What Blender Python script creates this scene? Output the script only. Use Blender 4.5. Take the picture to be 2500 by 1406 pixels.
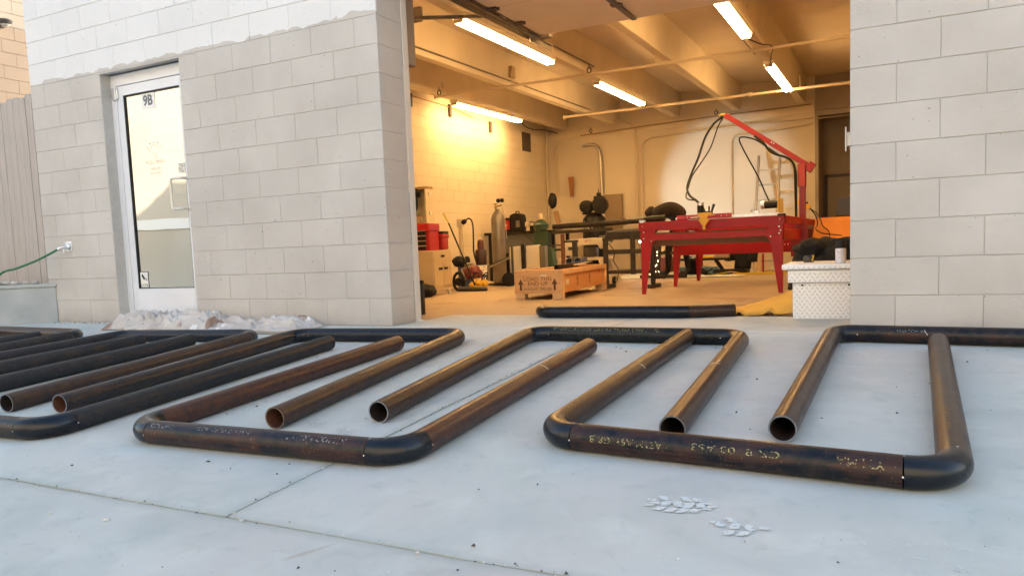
import bpy, math, random
from mathutils import Vector, Matrix, noise
R = math.radians
PI = math.pi
for _o in list(bpy.data.objects): bpy.data.objects.remove(_o)
scene = bpy.context.scene
COL = scene.collection
random.seed(7)

# ---------------------------------------------------------------- camera
cam_d = bpy.data.cameras.new('camera')
cam = bpy.data.objects.new('camera', cam_d); COL.objects.link(cam)
right = Vector((0.8966529, 0.4410273, -0.0388382))
up = Vector((-0.0039497, 0.0956885, 0.9954035))
fwd = Vector((-0.4427165, 0.8923781, -0.0875413))
cam.matrix_world = Matrix(((right.x, up.x, -fwd.x, 3.27724), (right.y, up.y, -fwd.y, -4.49173),
                           (right.z, up.z, -fwd.z, 0.53744), (0, 0, 0, 1)))
cam_d.sensor_fit = 'HORIZONTAL'; cam_d.sensor_width = 36.0
cam_d.lens = 36.0 * 1819.936 / 2500
cam_d.shift_x = -18.54 / 2500; cam_d.shift_y = 62.2 / 2500
cam_d.clip_start = 0.05; cam_d.clip_end = 500
cam_d.dof.use_dof = False
scene.camera = cam

# ---------------------------------------------------------------- sky, sun, exposure
SUN_EL, SUN_AZ = R(14), R(30)          # behind the workshop, to the right: the yard is in shade
w = bpy.data.worlds.new('World'); scene.world = w; w.use_nodes = True
nt = w.node_tree; bg = nt.nodes['Background']
sky = nt.nodes.new('ShaderNodeTexSky'); sky.sky_type = 'NISHITA'; sky.sun_disc = False
sky.sun_elevation = SUN_EL; sky.sun_rotation = SUN_AZ; sky.air_density = 1.0; sky.dust_density = 1.2; sky.ozone_density = 1.0
nt.links.new(sky.outputs[0], bg.inputs[0]); bg.inputs[1].default_value = 0.15
sd = bpy.data.lights.new('sun', 'SUN'); sd.energy = 2.0; sd.angle = R(0.6); sd.color = (1.0, 0.86, 0.68)
sun = bpy.data.objects.new('sun', sd); COL.objects.link(sun)
sv = Vector((math.cos(SUN_EL)*math.sin(SUN_AZ), math.cos(SUN_EL)*math.cos(SUN_AZ), math.sin(SUN_EL)))
sun.rotation_euler = sv.to_track_quat('Z', 'Y').to_euler()
sun.location = (20, 20, 20)
scene.view_settings.view_transform = 'Standard'; scene.view_settings.look = 'None'
scene.view_settings.gamma = 1.0; scene.view_settings.use_curve_mapping = False
scene.view_settings.exposure = 2.2
scene.render.engine = 'CYCLES'
scene.cycles.max_bounces = 8; scene.cycles.diffuse_bounces = 5; scene.cycles.glossy_bounces = 4
scene.cycles.sample_clamp_indirect = 6.0
scene.cycles.caustics_reflective = False; scene.cycles.caustics_refractive = False

# ---------------------------------------------------------------- helpers
S_OUT, S_IN, S_ROOF = 0.0535, 0.0109, 0.0181
def gz(y): return S_OUT*y if y < 0 else (0.0 if y < 0.34 else -S_IN*y)
def rz(y, h=3.0): return h + S_ROOF*y

class MB:
    """collects shapes in world space, then links them as one mesh object"""
    def __init__(s): s.v = []; s.f = []; s.m = []; s.sm = []
    def add(s, vs, fs, mi=0, smooth=False):
        b = len(s.v); s.v += [Vector(x) for x in vs]
        for f in fs: s.f.append([b+i for i in f]); s.m.append(mi); s.sm.append(smooth)
        return s
    def box(s, x0, x1, y0, y1, z0, z1, mi=0, M=None):
        vs = [Vector((x, y, z)) for z in (z0, z1) for y in (y0, y1) for x in (x0, x1)]
        if M: vs = [M @ q for q in vs]
        return s.add(vs, [(0,2,3,1),(4,5,7,6),(0,1,5,4),(2,6,7,3),(0,4,6,2),(1,3,7,5)], mi)
    def bar(s, a, b, w, h, mi=0, up=(0,0,1)):
        a = Vector(a); b = Vector(b); d = (b-a).normalized(); u = Vector(up)
        if abs(d.dot(u)) > .95: u = Vector((1,0,0))
        r = d.cross(u).normalized(); u = r.cross(d)
        vs = []
        for p in (a, b):
            for sx, sy in ((-1,-1),(1,-1),(1,1),(-1,1)): vs.append(p + r*sx*w/2 + u*sy*h/2)
        return s.add(vs, [(3,2,1,0),(4,5,6,7),(0,1,5,4),(1,2,6,5),(2,3,7,6),(3,0,4,7)], mi)
    def tube(s, pts, r, n=12, mi=0, caps=True, closed=False, taper=None):
        pts = [Vector(p) for p in pts]; L = len(pts); rings = []; prev = None
        for i, p in enumerate(pts):
            if closed: d = pts[(i+1) % L]-pts[i-1]
            else: d = pts[min(i+1, L-1)]-pts[max(i-1, 0)]
            d.normalize()
            if prev is None:
                a = Vector((0,0,1)) if abs(d.z) < .9 else Vector((1,0,0)); u = (a - d*a.dot(d)).normalized()
            else: u = (prev - d*prev.dot(d)).normalized()
            prev = u; v = d.cross(u)
            rr = r if taper is None else r*taper[i]
            rings.append([p + (u*math.cos(2*PI*k/n)+v*math.sin(2*PI*k/n))*rr for k in range(n)])
        vs = [q for g in rings for q in g]; fs = []
        for i in range(L if closed else L-1):
            j = (i+1) % L
            for k in range(n): fs.append((i*n+k, i*n+(k+1) % n, j*n+(k+1) % n, j*n+k))
        s.add(vs, fs, mi, True)
        if caps and not closed:
            s.add(rings[0][::-1], [tuple(range(n))], mi); s.add(rings[-1], [tuple(range(n))], mi)
        return s
    def pipe(s, pts, ro, t, n=32, open_a=False, open_b=False):
        """hollow pipe: mats 0 outside, 1 inside, 2 cut rim"""
        s.tube(pts, ro, n, 0, caps=False)
        pts = [Vector(p) for p in pts]
        k0 = len(s.v)
        s.tube(pts[::-1], ro-t, n, 1, caps=False)
        for flag, p, q in ((open_a, pts[0], pts[1]), (open_b, pts[-1], pts[-2])):
            if flag:
                d = (p-q).normalized(); a = Vector((0,0,1)) if abs(d.z) < .9 else Vector((1,0,0))
                u = (a-d*a.dot(d)).normalized(); v = d.cross(u)
                o = [p+(u*math.cos(2*PI*k/n)+v*math.sin(2*PI*k/n))*ro*0.997 + d*.0008 for k in range(n)]
                i_ = [p+(u*math.cos(2*PI*k/n)+v*math.sin(2*PI*k/n))*(ro-t) + d*.0002 for k in range(n)]
                s.add(o+i_, [(k, (k+1) % n, n+(k+1) % n, n+k) for k in range(n)], 2)
        return s
    def lathe(s, prof, c=(0,0,0), n=20, mi=0, M=None, caps=True):
        c = Vector(c); vs = []
        for r_, z_ in prof:
            for k in range(n):
                q = Vector((r_*math.cos(2*PI*k/n), r_*math.sin(2*PI*k/n), z_))
                vs.append((M @ q if M else q) + c)
        fs = []
        for i in range(len(prof)-1):
            for k in range(n): fs.append((i*n+k, i*n+(k+1) % n, (i+1)*n+(k+1) % n, (i+1)*n+k))
        s.add(vs, fs, mi, True)
        if caps:
            s.add(vs[:n][::-1], [tuple(range(n))], mi); s.add(vs[-n:], [tuple(range(n))], mi)
        return s
    def prism(s, poly, axis, a, b, mi=0, M=None):
        """poly: list of 2d points in the plane normal to axis ('x': (y,z), 'y': (x,z), 'z': (x,y))"""
        def P(p, t): return Vector({'x': (t, p[0], p[1]), 'y': (p[0], t, p[1]), 'z': (p[0], p[1], t)}[axis])
        n = len(poly); vs = [P(p, a) for p in poly]+[P(p, b) for p in poly]
        if M: vs = [M @ q for q in vs]
        fs = [tuple(range(n))[::-1], tuple(range(n, 2*n))]+[(i, (i+1) % n, n+(i+1) % n, n+i) for i in range(n)]
        return s.add(vs, fs, mi)
    def build(s, name, mat, parent=None, bevel=0, sharp=38, sub=0):
        mats = mat if isinstance(mat, (list, tuple)) else [mat]
        c = sum(s.v, Vector())/max(1, len(s.v))
        me = bpy.data.meshes.new(name); me.from_pydata([q-c for q in s.v], [], s.f)
        for m_ in mats: me.materials.append(m_)
        me.polygons.foreach_set('material_index', s.m); me.polygons.foreach_set('use_smooth', s.sm)
        me.update()
        if any(s.sm): me.set_sharp_from_angle(angle=R(sharp))
        o = bpy.data.objects.new(name, me); COL.objects.link(o)
        put(o, parent, c)
        if bevel:
            b = o.modifiers.new('bevel', 'BEVEL'); b.width = bevel; b.segments = 2; b.limit_method = 'ANGLE'; b.angle_limit = R(40)
        return o

def world_loc(p):
    q = Vector(p.location)
    while p.parent: p = p.parent; q += Vector(p.location)
    return q
def put(o, parent, c):
    if parent:
        o.parent = parent; o.location = Vector(c)-world_loc(parent)
    else: o.location = c
def tag(o, label=None, cat=None, group=None, kind=None):
    if label: o['label'] = label
    if cat: o['category'] = cat
    if group: o['group'] = group
    if kind: o['kind'] = kind
    return o
def thing(name, label, cat, loc, group=None):
    o = bpy.data.objects.new(name, None); COL.objects.link(o); o.location = loc; o.empty_display_size = .1
    return tag(o, label, cat, group)
def inst(name, me, parent, c, rot=None, kind=None):
    o = bpy.data.objects.new(name, me); COL.objects.link(o); put(o, parent, c)
    if rot: o.rotation_euler = rot
    if kind: o['kind'] = kind
    return o
def text_geo(txt, size, align='CENTER', sx=1.0, ext=0.0, bold=0.0):
    cu = bpy.data.curves.new('t', 'FONT'); cu.body = txt; cu.size = size; cu.align_x = align; cu.align_y = 'CENTER'
    cu.extrude = ext; cu.resolution_u = 3; cu.offset = bold
    o = bpy.data.objects.new('t', cu); COL.objects.link(o)
    dg = bpy.context.evaluated_depsgraph_get(); me = bpy.data.meshes.new_from_object(o.evaluated_get(dg))
    vs = [Vector((v.co.x*sx, v.co.y, v.co.z)) for v in me.vertices]; fs = [tuple(p.vertices) for p in me.polygons]
    bpy.data.objects.remove(o); bpy.data.curves.remove(cu); bpy.data.meshes.remove(me)
    return vs, fs
def text(name, txt, size, M, mat, parent, sx=1.0, ext=.0006, align='CENTER', bold=0.0):
    vs, fs = text_geo(txt, size, align, sx, ext, bold)
    return MB().add([M @ v for v in vs], fs).build(name, mat, parent)
def frame_xz(x, y, z, ang=0):      # text facing -Y
    return Matrix.Translation((x, y, z)) @ Matrix.Rotation(ang, 4, 'Z') @ Matrix.Rotation(R(90), 4, 'X')

# ---------------------------------------------------------------- materials
def col4(c): return (c[0], c[1], c[2], 1)
def mat(name, c, rough=.6, metal=0, c2=None, nscale=8, namt=.5, bump=0, bscale=60, spots=None, emis=None, es=0, detail=4, spec=.5, coat=0, rvar=0, stretch=None):
    m = bpy.data.materials.new(name); m.use_nodes = True; N = m.node_tree.nodes; L = m.node_tree.links
    b = N['Principled BSDF']
    b.inputs['Roughness'].default_value = rough; b.inputs['Metallic'].default_value = metal
    b.inputs['Base Color'].default_value = col4(c); b.inputs['Specular IOR Level'].default_value = spec
    if coat: b.inputs['Coat Weight'].default_value = coat
    g = N.new('ShaderNodeNewGeometry'); vec = g.outputs['Position']
    if stretch:
        mp = N.new('ShaderNodeMapping'); mp.inputs['Scale'].default_value = stretch; L.new(vec, mp.inputs[0]); vec = mp.outputs[0]
    if c2 is not None:
        n = N.new('ShaderNodeTexNoise'); n.inputs['Scale'].default_value = nscale; n.inputs['Detail'].default_value = detail; L.new(vec, n.inputs['Vector'])
        r = N.new('ShaderNodeValToRGB'); r.color_ramp.elements[0].position = .5-namt/2*.6; r.color_ramp.elements[1].position = .5+namt/2*.6
        r.color_ramp.elements[0].color = col4(c); r.color_ramp.elements[1].color = col4(c2)
        L.new(n.outputs[0], r.inputs[0]); out = r.outputs[0]
        if spots:      # (scale, threshold, colour)
            for sc_, th, cc in spots:
                n2 = N.new('ShaderNodeTexNoise'); n2.inputs['Scale'].default_value = sc_; n2.inputs['Detail'].default_value = 3; L.new(vec, n2.inputs['Vector'])
                r2 = N.new('ShaderNodeValToRGB'); r2.color_ramp.elements[0].position = th; r2.color_ramp.elements[1].position = min(1, th+.04)
                r2.color_ramp.elements[0].color = (0,0,0,1); r2.color_ramp.elements[1].color = (1,1,1,1)
                L.new(n2.outputs[0], r2.inputs[0])
                mx = N.new('ShaderNodeMix'); mx.data_type = 'RGBA'; L.new(r2.outputs[0], mx.inputs[0]); L.new(out, mx.inputs[6]); mx.inputs[7].default_value = col4(cc); out = mx.outputs[2]
        L.new(out, b.inputs['Base Color'])
    if rvar:
        n4 = N.new('ShaderNodeTexNoise'); n4.inputs['Scale'].default_value = nscale*2; L.new(vec, n4.inputs['Vector'])
        mr = N.new('ShaderNodeMapRange'); mr.inputs[3].default_value = max(0, rough-rvar); mr.inputs[4].default_value = min(1, rough+rvar)
        L.new(n4.outputs[0], mr.inputs[0]); L.new(mr.outputs[0], b.inputs['Roughness'])
    if bump:
        n3 = N.new('ShaderNodeTexNoise'); n3.inputs['Scale'].default_value = bscale; n3.inputs['Detail'].default_value = 5; L.new(vec, n3.inputs['Vector'])
        bp = N.new('ShaderNodeBump'); bp.inputs['Strength'].default_value = 1.0; bp.inputs['Distance'].default_value = bump
        L.new(n3.outputs[0], bp.inputs['Height']); L.new(bp.outputs[0], b.inputs['Normal'])
    if emis:
        b.inputs['Emission Color'].default_value = col4(emis); b.inputs['Emission Strength'].default_value = es
    return m

def facade_mat(name):
    m = mat(name, (.5,.45,.41), .72, bump=.0022, bscale=26)
    N = m.node_tree.nodes; L = m.node_tree.links; b = N['Principled BSDF']; g = [n for n in N if n.type == 'NEW_GEOMETRY'][0]
    # thick brushed paint: shallow waves, and rough patches where lumps of mortar were painted over
    w1 = N.new('ShaderNodeTexNoise'); w1.inputs['Scale'].default_value = 5; w1.inputs['Detail'].default_value = 3; L.new(g.outputs['Position'], w1.inputs['Vector'])
    w2 = N.new('ShaderNodeTexNoise'); w2.inputs['Scale'].default_value = 3.1; w2.inputs['Detail'].default_value = 4; L.new(g.outputs['Position'], w2.inputs['Vector'])
    w3 = N.new('ShaderNodeTexNoise'); w3.inputs['Scale'].default_value = 60; w3.inputs['Detail'].default_value = 6; L.new(g.outputs['Position'], w3.inputs['Vector'])
    mr_ = N.new('ShaderNodeMapRange'); mr_.inputs[1].default_value = .60; mr_.inputs[2].default_value = .70; L.new(w2.outputs[0], mr_.inputs[0])
    mm_ = N.new('ShaderNodeMath'); mm_.operation = 'MULTIPLY'; L.new(mr_.outputs[0], mm_.inputs[0]); L.new(w3.outputs[0], mm_.inputs[1])
    b1_ = N.new('ShaderNodeBump'); b1_.inputs['Distance'].default_value = .010; L.new(w1.outputs[0], b1_.inputs['Height'])
    b2_ = N.new('ShaderNodeBump'); b2_.inputs['Distance'].default_value = .006; L.new(mm_.outputs[0], b2_.inputs['Height']); L.new(b1_.outputs[0], b2_.inputs['Normal'])
    b0_ = [n for n in N if n.type == 'BUMP' and n not in (b1_, b2_)][0]; L.new(b2_.outputs[0], b0_.inputs['Normal'])
    sx = N.new('ShaderNodeSeparateXYZ'); L.new(g.outputs['Position'], sx.inputs[0])
    n = N.new('ShaderNodeTexNoise'); n.inputs['Scale'].default_value = 5.0; n.inputs['Detail'].default_value = 5; L.new(g.outputs['Position'], n.inputs['Vector'])
    a = N.new('ShaderNodeMath'); a.operation = 'MULTIPLY_ADD'; L.new(n.outputs[0], a.inputs[0]); a.inputs[1].default_value = -.16; L.new(sx.outputs[2], a.inputs[2])
    r = N.new('ShaderNodeMapRange'); r.inputs[1].default_value = 2.186; r.inputs[2].default_value = 2.189; L.new(a.outputs[0], r.inputs[0])
    # the upper coat covers the street face only, not the jamb
    gy = N.new('ShaderNodeMath'); gy.operation = 'LESS_THAN'; L.new(sx.outputs[1], gy.inputs[0]); gy.inputs[1].default_value = .012
    mu = N.new('ShaderNodeMath'); mu.operation = 'MULTIPLY'; L.new(r.outputs[0], mu.inputs[0]); L.new(gy.outputs[0], mu.inputs[1])
    n2 = N.new('ShaderNodeTexNoise'); n2.inputs['Scale'].default_value = 1.7; n2.inputs['Detail'].default_value = 6; L.new(g.outputs['Position'], n2.inputs['Vector'])
    lo = N.new('ShaderNodeValToRGB'); lo.color_ramp.elements[0].position = .35; lo.color_ramp.elements[1].position = .65
    lo.color_ramp.elements[0].color = (.475,.452,.422,1); lo.color_ramp.elements[1].color = (.55,.53,.50,1); L.new(n2.outputs[0], lo.inputs[0])
    hi = N.new('ShaderNodeValToRGB'); hi.color_ramp.elements[0].color = (.65,.66,.665,1); hi.color_ramp.elements[1].color = (.74,.755,.765,1); L.new(n2.outputs[0], hi.inputs[0])
    mx = N.new('ShaderNodeMix'); mx.data_type = 'RGBA'; L.new(mu.outputs[0], mx.inputs[0]); L.new(lo.outputs[0], mx.inputs[6]); L.new(hi.outputs[0], mx.inputs[7])
    # pores of the block that the paint did not fill
    n3 = N.new('ShaderNodeTexNoise'); n3.inputs['Scale'].default_value = 42; n3.inputs['Detail'].default_value = 2; L.new(g.outputs['Position'], n3.inputs['Vector'])
    r3 = N.new('ShaderNodeMapRange'); r3.inputs[1].default_value = .725; r3.inputs[2].default_value = .74; L.new(n3.outputs[0], r3.inputs[0])
    mx2 = N.new('ShaderNodeMix'); mx2.data_type = 'RGBA'; L.new(r3.outputs[0], mx2.inputs[0]); L.new(mx.outputs[2], mx2.inputs[6]); mx2.inputs[7].default_value = (.16,.14,.125,1)
    # browner towards the foot of the wall, broken up by noise
    dz = N.new('ShaderNodeMapRange'); dz.inputs[1].default_value = .16; dz.inputs[2].default_value = .0; L.new(sx.outputs[2], dz.inputs[0])
    dm = N.new('ShaderNodeMath'); dm.operation = 'MULTIPLY'; L.new(dz.outputs[0], dm.inputs[0]); L.new(n.outputs[0], dm.inputs[1])
    mx3 = N.new('ShaderNodeMix'); mx3.data_type = 'RGBA'; L.new(dm.outputs[0], mx3.inputs[0]); L.new(mx2.outputs[2], mx3.inputs[6]); mx3.inputs[7].default_value = (.33,.29,.26,1)
    # every block took the paint a little differently
    oi = N.new('ShaderNodeObjectInfo'); hs = N.new('ShaderNodeHueSaturation'); vr = N.new('ShaderNodeMapRange'); vr.inputs[3].default_value = .968; vr.inputs[4].default_value = 1.008
    L.new(oi.outputs['Random'], vr.inputs[0]); L.new(vr.outputs[0], hs.inputs['Value']); L.new(mx3.outputs[2], hs.inputs['Color'])
    L.new(hs.outputs[0], b.inputs['Base Color'])
    return m
FAC = facade_mat('painted block')
JOINT = mat('painted mortar', (.47,.45,.42), .85, c2=(.53,.51,.48), nscale=14)
INT = mat('cream painted block', (.66,.585,.45), .62, c2=(.70,.62,.49), nscale=1.5, bump=.0015, bscale=45)
INTJ = mat('cream mortar', (.50,.43,.32), .7)
CEIL = mat('painted concrete ceiling', (.62,.53,.40), .7, c2=(.68,.59,.46), nscale=1.1, bump=.001, bscale=25)
BEAM = mat('painted concrete beam', (.64,.55,.41), .68, c2=(.70,.61,.47), nscale=2.2, bump=.001, bscale=30)
def concrete(name, a, b_, warm):
    m = mat(name, a, .8, c2=b_, nscale=.75, namt=1.0, detail=12, bump=.0009, bscale=90, rvar=.08,
               spots=[(38, .715, (a[0]*.72, a[1]*.72, a[2]*.72)), (85, .735, (.13,.13,.125)), (120, .765, (.66,.67,.66))])
    N = m.node_tree.nodes; L = m.node_tree.links; b = N['Principled BSDF']; g = [n for n in N if n.type == 'NEW_GEOMETRY'][0]
    out = b.inputs['Base Color'].links[0].from_socket
    def mixin(fac, colour, out):
        mx = N.new('ShaderNodeMix'); mx.data_type = 'RGBA'; L.new(fac, mx.inputs[0]); L.new(out, mx.inputs[6]); mx.inputs[7].default_value = col4(colour); return mx.outputs[2]
    def M_(op, x, y):
        n = N.new('ShaderNodeMath'); n.operation = op
        for i_, q in enumerate((x, y)):
            if isinstance(q, (int, float)): n.inputs[i_].default_value = q
            else: L.new(q, n.inputs[i_])
        return n.outputs[0]
    # broad warm and cool drifts, soft smears
    for sc_, lo_, hi_, amt, cc in ((.9, .46, .66, .75, warm), (2.3, .48, .72, .55, (a[0]*.84, a[1]*.87, a[2]*.87)), (5.0, .52, .75, .45, (b_[0]*1.14, b_[1]*1.14, b_[2]*1.12)), (14, .56, .72, .35, (a[0]*.80, a[1]*.82, a[2]*.82))):
        n = N.new('ShaderNodeTexNoise'); n.inputs['Scale'].default_value = sc_; n.inputs['Detail'].default_value = 6; n.inputs['Distortion'].default_value = .6; L.new(g.outputs['Position'], n.inputs['Vector'])
        r = N.new('ShaderNodeMapRange'); r.inputs[1].default_value = lo_; r.inputs[2].default_value = hi_; r.inputs[4].default_value = amt; L.new(n.outputs[0], r.inputs[0])
        out = mixin(r.outputs[0], cc, out)
    # dirt trodden in along the two joints
    sx = N.new('ShaderNodeSeparateXYZ'); L.new(g.outputs['Position'], sx.inputs[0])
    nz_ = N.new('ShaderNodeTexNoise'); nz_.inputs['Scale'].default_value = 6; nz_.inputs['Detail'].default_value = 6; L.new(g.outputs['Position'], nz_.inputs['Vector'])
    for ax, c_ in ((0, -1.648), (1, 3.075)):
        d = M_('ABSOLUTE', M_('ADD', sx.outputs[ax], c_), 0)
        w_ = M_('MULTIPLY', nz_.outputs[0], .075)
        f = N.new('ShaderNodeMapRange'); L.new(M_('DIVIDE', d, w_), f.inputs[0]); f.inputs[1].default_value = 1.0; f.inputs[2].default_value = 0.0; f.inputs[4].default_value = .55
        ff = f.outputs[0]
        if ax == 0: ff = M_('MULTIPLY', ff, M_('GREATER_THAN', sx.outputs[1], -3.075))
        out = mixin(ff, (a[0]*.74, a[1]*.75, a[2]*.74), out)
    # one rusty drag stain in the near slab
    v = N.new('ShaderNodeVectorMath'); v.operation = 'SUBTRACT'; L.new(g.outputs['Position'], v.inputs[0]); v.inputs[1].default_value = (2.03, -3.17, -.17)
    rt = N.new('ShaderNodeVectorRotate'); rt.rotation_type = 'Z_AXIS'; rt.inputs['Angle'].default_value = R(-62); L.new(v.outputs[0], rt.inputs[0])
    s2 = N.new('ShaderNodeSeparateXYZ'); L.new(rt.outputs[0], s2.inputs[0])
    e_ = M_('ADD', M_('POWER', M_('ABSOLUTE', M_('DIVIDE', s2.outputs[0], .075), 0), 2), M_('POWER', M_('ABSOLUTE', M_('DIVIDE', s2.outputs[1], .012), 0), 2))
    f = N.new('ShaderNodeMapRange'); L.new(M_('ADD', e_, M_('MULTIPLY', nz_.outputs[0], 1.2)), f.inputs[0]); f.inputs[1].default_value = 1.7; f.inputs[2].default_value = .4; f.inputs[4].default_value = .55
    out = mixin(f.outputs[0], (.33,.27,.20), out)
    L.new(out, b.inputs['Base Color'])
    return m
CONC = concrete('driveway concrete', (.445,.50,.475), (.56,.595,.57), (.545,.53,.505))
CONC2 = concrete('driveway concrete nearest', (.43,.47,.45), (.54,.57,.545), (.525,.49,.46))
JDIRT = mat('joint dirt', (.25,.255,.25), .95, c2=(.38,.385,.375), nscale=22)
FLOOR = mat('sealed workshop floor', (.33,.25,.167), .6, c2=(.41,.315,.215), nscale=.9, namt=.8, detail=8, spots=[(1.6, .60, (.285,.205,.135)), (9, .66, (.25,.18,.12)), (60, .75, (.14,.10,.07))], bump=.0004, bscale=70)
CURB = mat('curb concrete', (.33,.355,.36), .85, c2=(.42,.44,.44), nscale=4, bump=.001, bscale=80)
STEELB = mat('black steel', (.012,.012,.013), .45, .3, c2=(.028,.023,.020), nscale=9, spec=.3)
STEELG = mat('galvanised steel', (.42,.40,.37), .38, .85, c2=(.52,.49,.45), nscale=20)
DKTRACK = mat('dull zinc track', (.20,.17,.14), .5, .6, c2=(.28,.24,.20), nscale=15)
CREAMPIPE = mat('cream painted pipe', (.60,.50,.36), .45)
ALU = mat('aluminium', (.72,.74,.77), .32, .9, c2=(.62,.64,.67), nscale=12)
WHITEAL = mat('white painted frame', (.74,.77,.82), .35, c2=(.70,.73,.78), nscale=3)
RUBBER = mat('black rubber', (.008,.008,.008), .6, spec=.25)
BLACKPL = mat('black plastic', (.009,.009,.010), .5, spec=.3)
GREYPL = mat('grey plastic', (.10,.092,.085), .55, spec=.3)
REDP = mat('red paint', (.41,.006,.012), .42, c2=(.31,.006,.010), nscale=5, namt=.8, detail=8, spec=.35, rvar=.12, spots=[(34, .715, (.16,.03,.02)), (70, .75, (.35,.30,.28))])
YELP = mat('yellow paint', (.72,.42,.03), .4)
WHITEP = mat('white plastic', (.78,.74,.66), .4)
DKMET = mat('dark cable steel', (.05,.045,.04), .5, .5)
def wood(name, a, b_, rough=.7, stretch=(1,1,14)):
    return mat(name, a, rough, c2=b_, nscale=3.5, namt=1.0, detail=8, stretch=stretch, bump=.0006, bscale=30)
FENCEW = wood('weathered fence board', (.36,.32,.29), (.47,.43,.40), stretch=(9,9,.8))
CRATEW = wood('crate plywood', (.62,.37,.17), (.76,.50,.26), stretch=(1.5,3,9))
CRATEO = wood('crate plywood orange side', (.60,.28,.10), (.66,.34,.14), stretch=(2,1,9))
PINE = wood('pine board', (.68,.47,.26), (.76,.56,.34))
INK = mat('stencil ink', (.09,.035,.02), .8, c2=(.16,.07,.035), nscale=60)
TUBEM = mat('fluorescent tube', (.9,.85,.7), .4, emis=(1.0, .60, .235), es=16)

# bare steel pipe: mill scale with rust, seams and streaks along its length
def pipe_mat(name, rust, axis, seed, scale_c=(.014,.016,.020), rust_c=(.075,.035,.022), rough=.27):
    m = bpy.data.materials.new(name); m.use_nodes = True; N = m.node_tree.nodes; L = m.node_tree.links; b = N['Principled BSDF']
    g = N.new('ShaderNodeNewGeometry')
    # bands that run along the pipe: the surface direction round the pipe plus a slow drift along its axis
    mN = N.new('ShaderNodeMapping'); L.new(g.outputs['Normal'], mN.inputs[0])
    mN.inputs['Scale'].default_value = {'y': (1.5, 0, 1.5), 'x': (0, 1.5, 1.5)}[axis]
    mP = N.new('ShaderNodeMapping'); L.new(g.outputs['Position'], mP.inputs[0]); mP.inputs['Location'].default_value = (seed*3.1, seed*1.7, seed*.9)
    mP.inputs['Scale'].default_value = {'y': (0, .9, 0), 'x': (.9, 0, 0)}[axis]
    ad = N.new('ShaderNodeVectorMath'); ad.operation = 'ADD'; L.new(mN.outputs[0], ad.inputs[0]); L.new(mP.outputs[0], ad.inputs[1])
    n = N.new('ShaderNodeTexNoise'); n.inputs['Scale'].default_value = 1.5; n.inputs['Detail'].default_value = 7; n.inputs['Roughness'].default_value = .60; L.new(ad.outputs[0], n.inputs['Vector'])
    nb = N.new('ShaderNodeTexNoise'); nb.inputs['Scale'].default_value = 7; nb.inputs['Detail'].default_value = 8; L.new(g.outputs['Position'], nb.inputs['Vector'])
    mxn = N.new('ShaderNodeMath'); mxn.operation = 'MULTIPLY_ADD'; L.new(nb.outputs[0], mxn.inputs[0]); mxn.inputs[1].default_value = .56
    sc1_ = N.new('ShaderNodeMath'); sc1_.operation = 'MULTIPLY'; L.new(n.outputs[0], sc1_.inputs[0]); sc1_.inputs[1].default_value = .54; L.new(sc1_.outputs[0], mxn.inputs[2])
    n = mxn
    r = N.new('ShaderNodeValToRGB'); e = r.color_ramp.elements; c0_ = .74-rust*.42; e[0].position = c0_-.03; e[1].position = c0_+.03
    e[0].color = col4(scale_c); e[1].color = col4(rust_c)
    L.new(n.outputs[0], r.inputs[0])
    n2 = N.new('ShaderNodeTexNoise'); n2.inputs['Scale'].default_value = 28; n2.inputs['Detail'].default_value = 6; L.new(g.outputs['Position'], n2.inputs['Vector'])
    r2 = N.new('ShaderNodeMapRange'); r2.inputs[1].default_value = .44; r2.inputs[2].default_value = .60; r2.inputs[3].default_value = 0; r2.inputs[4].default_value = .75; L.new(n2.outputs[0], r2.inputs[0])
    mx = N.new('ShaderNodeMix'); mx.data_type = 'RGBA'; L.new(r2.outputs[0], mx.inputs[0]); L.new(r.outputs[0], mx.inputs[6]); mx.inputs[7].default_value = (rust_c[0]*.45+.008, rust_c[1]*.5+.009, rust_c[2]*.6+.011, 1)
    n3 = N.new('ShaderNodeTexNoise'); n3.inputs['Scale'].default_value = 150; n3.inputs['Detail'].default_value = 1; L.new(g.outputs['Position'], n3.inputs['Vector'])
    r3 = N.new('ShaderNodeMapRange'); r3.inputs[1].default_value = .70; r3.inputs[2].default_value = .73; r3.inputs[4].default_value = .7; L.new(n3.outputs[0], r3.inputs[0])
    mx2 = N.new('ShaderNodeMix'); mx2.data_type = 'RGBA'; L.new(r3.outputs[0], mx2.inputs[0]); L.new(mx.outputs[2], mx2.inputs[6]); mx2.inputs[7].default_value = (.20,.13,.085,1)
    L.new(mx2.outputs[2], b.inputs['Base Color'])
    mr = N.new('ShaderNodeMapRange'); mr.inputs[3].default_value = rough-.08; mr.inputs[4].default_value = rough+.24; L.new(n.outputs[0], mr.inputs[0]); L.new(mr.outputs[0], b.inputs['Roughness'])
    b.inputs['Metallic'].default_value = .05; b.inputs['Specular IOR Level'].default_value = .30
    bp = N.new('ShaderNodeBump'); bp.inputs['Distance'].default_value = .0006; L.new(n2.outputs[0], bp.inputs['Height']); L.new(bp.outputs[0], b.inputs['Normal'])
    return m
ELBOW = mat('black elbow fitting', (.006,.008,.012), .30, .3, c2=(.011,.013,.018), nscale=14, bump=.0003, bscale=60, rvar=.07)
PIN = mat('rusty pipe bore', (.030,.016,.011), .85, .1, c2=(.014,.011,.010), nscale=10)
PINO = mat('orange rusty bore', (.20,.07,.028), .9, c2=(.06,.025,.014), nscale=9)
RIM = mat('bare cut rim', (.42,.43,.44), .35, .8, c2=(.30,.30,.30), nscale=30)
RIMR = mat('rusty cut rim', (.22,.15,.11), .5, .5)
WELD = mat('bright tack weld', (.75,.76,.78), .25, .9)
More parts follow.
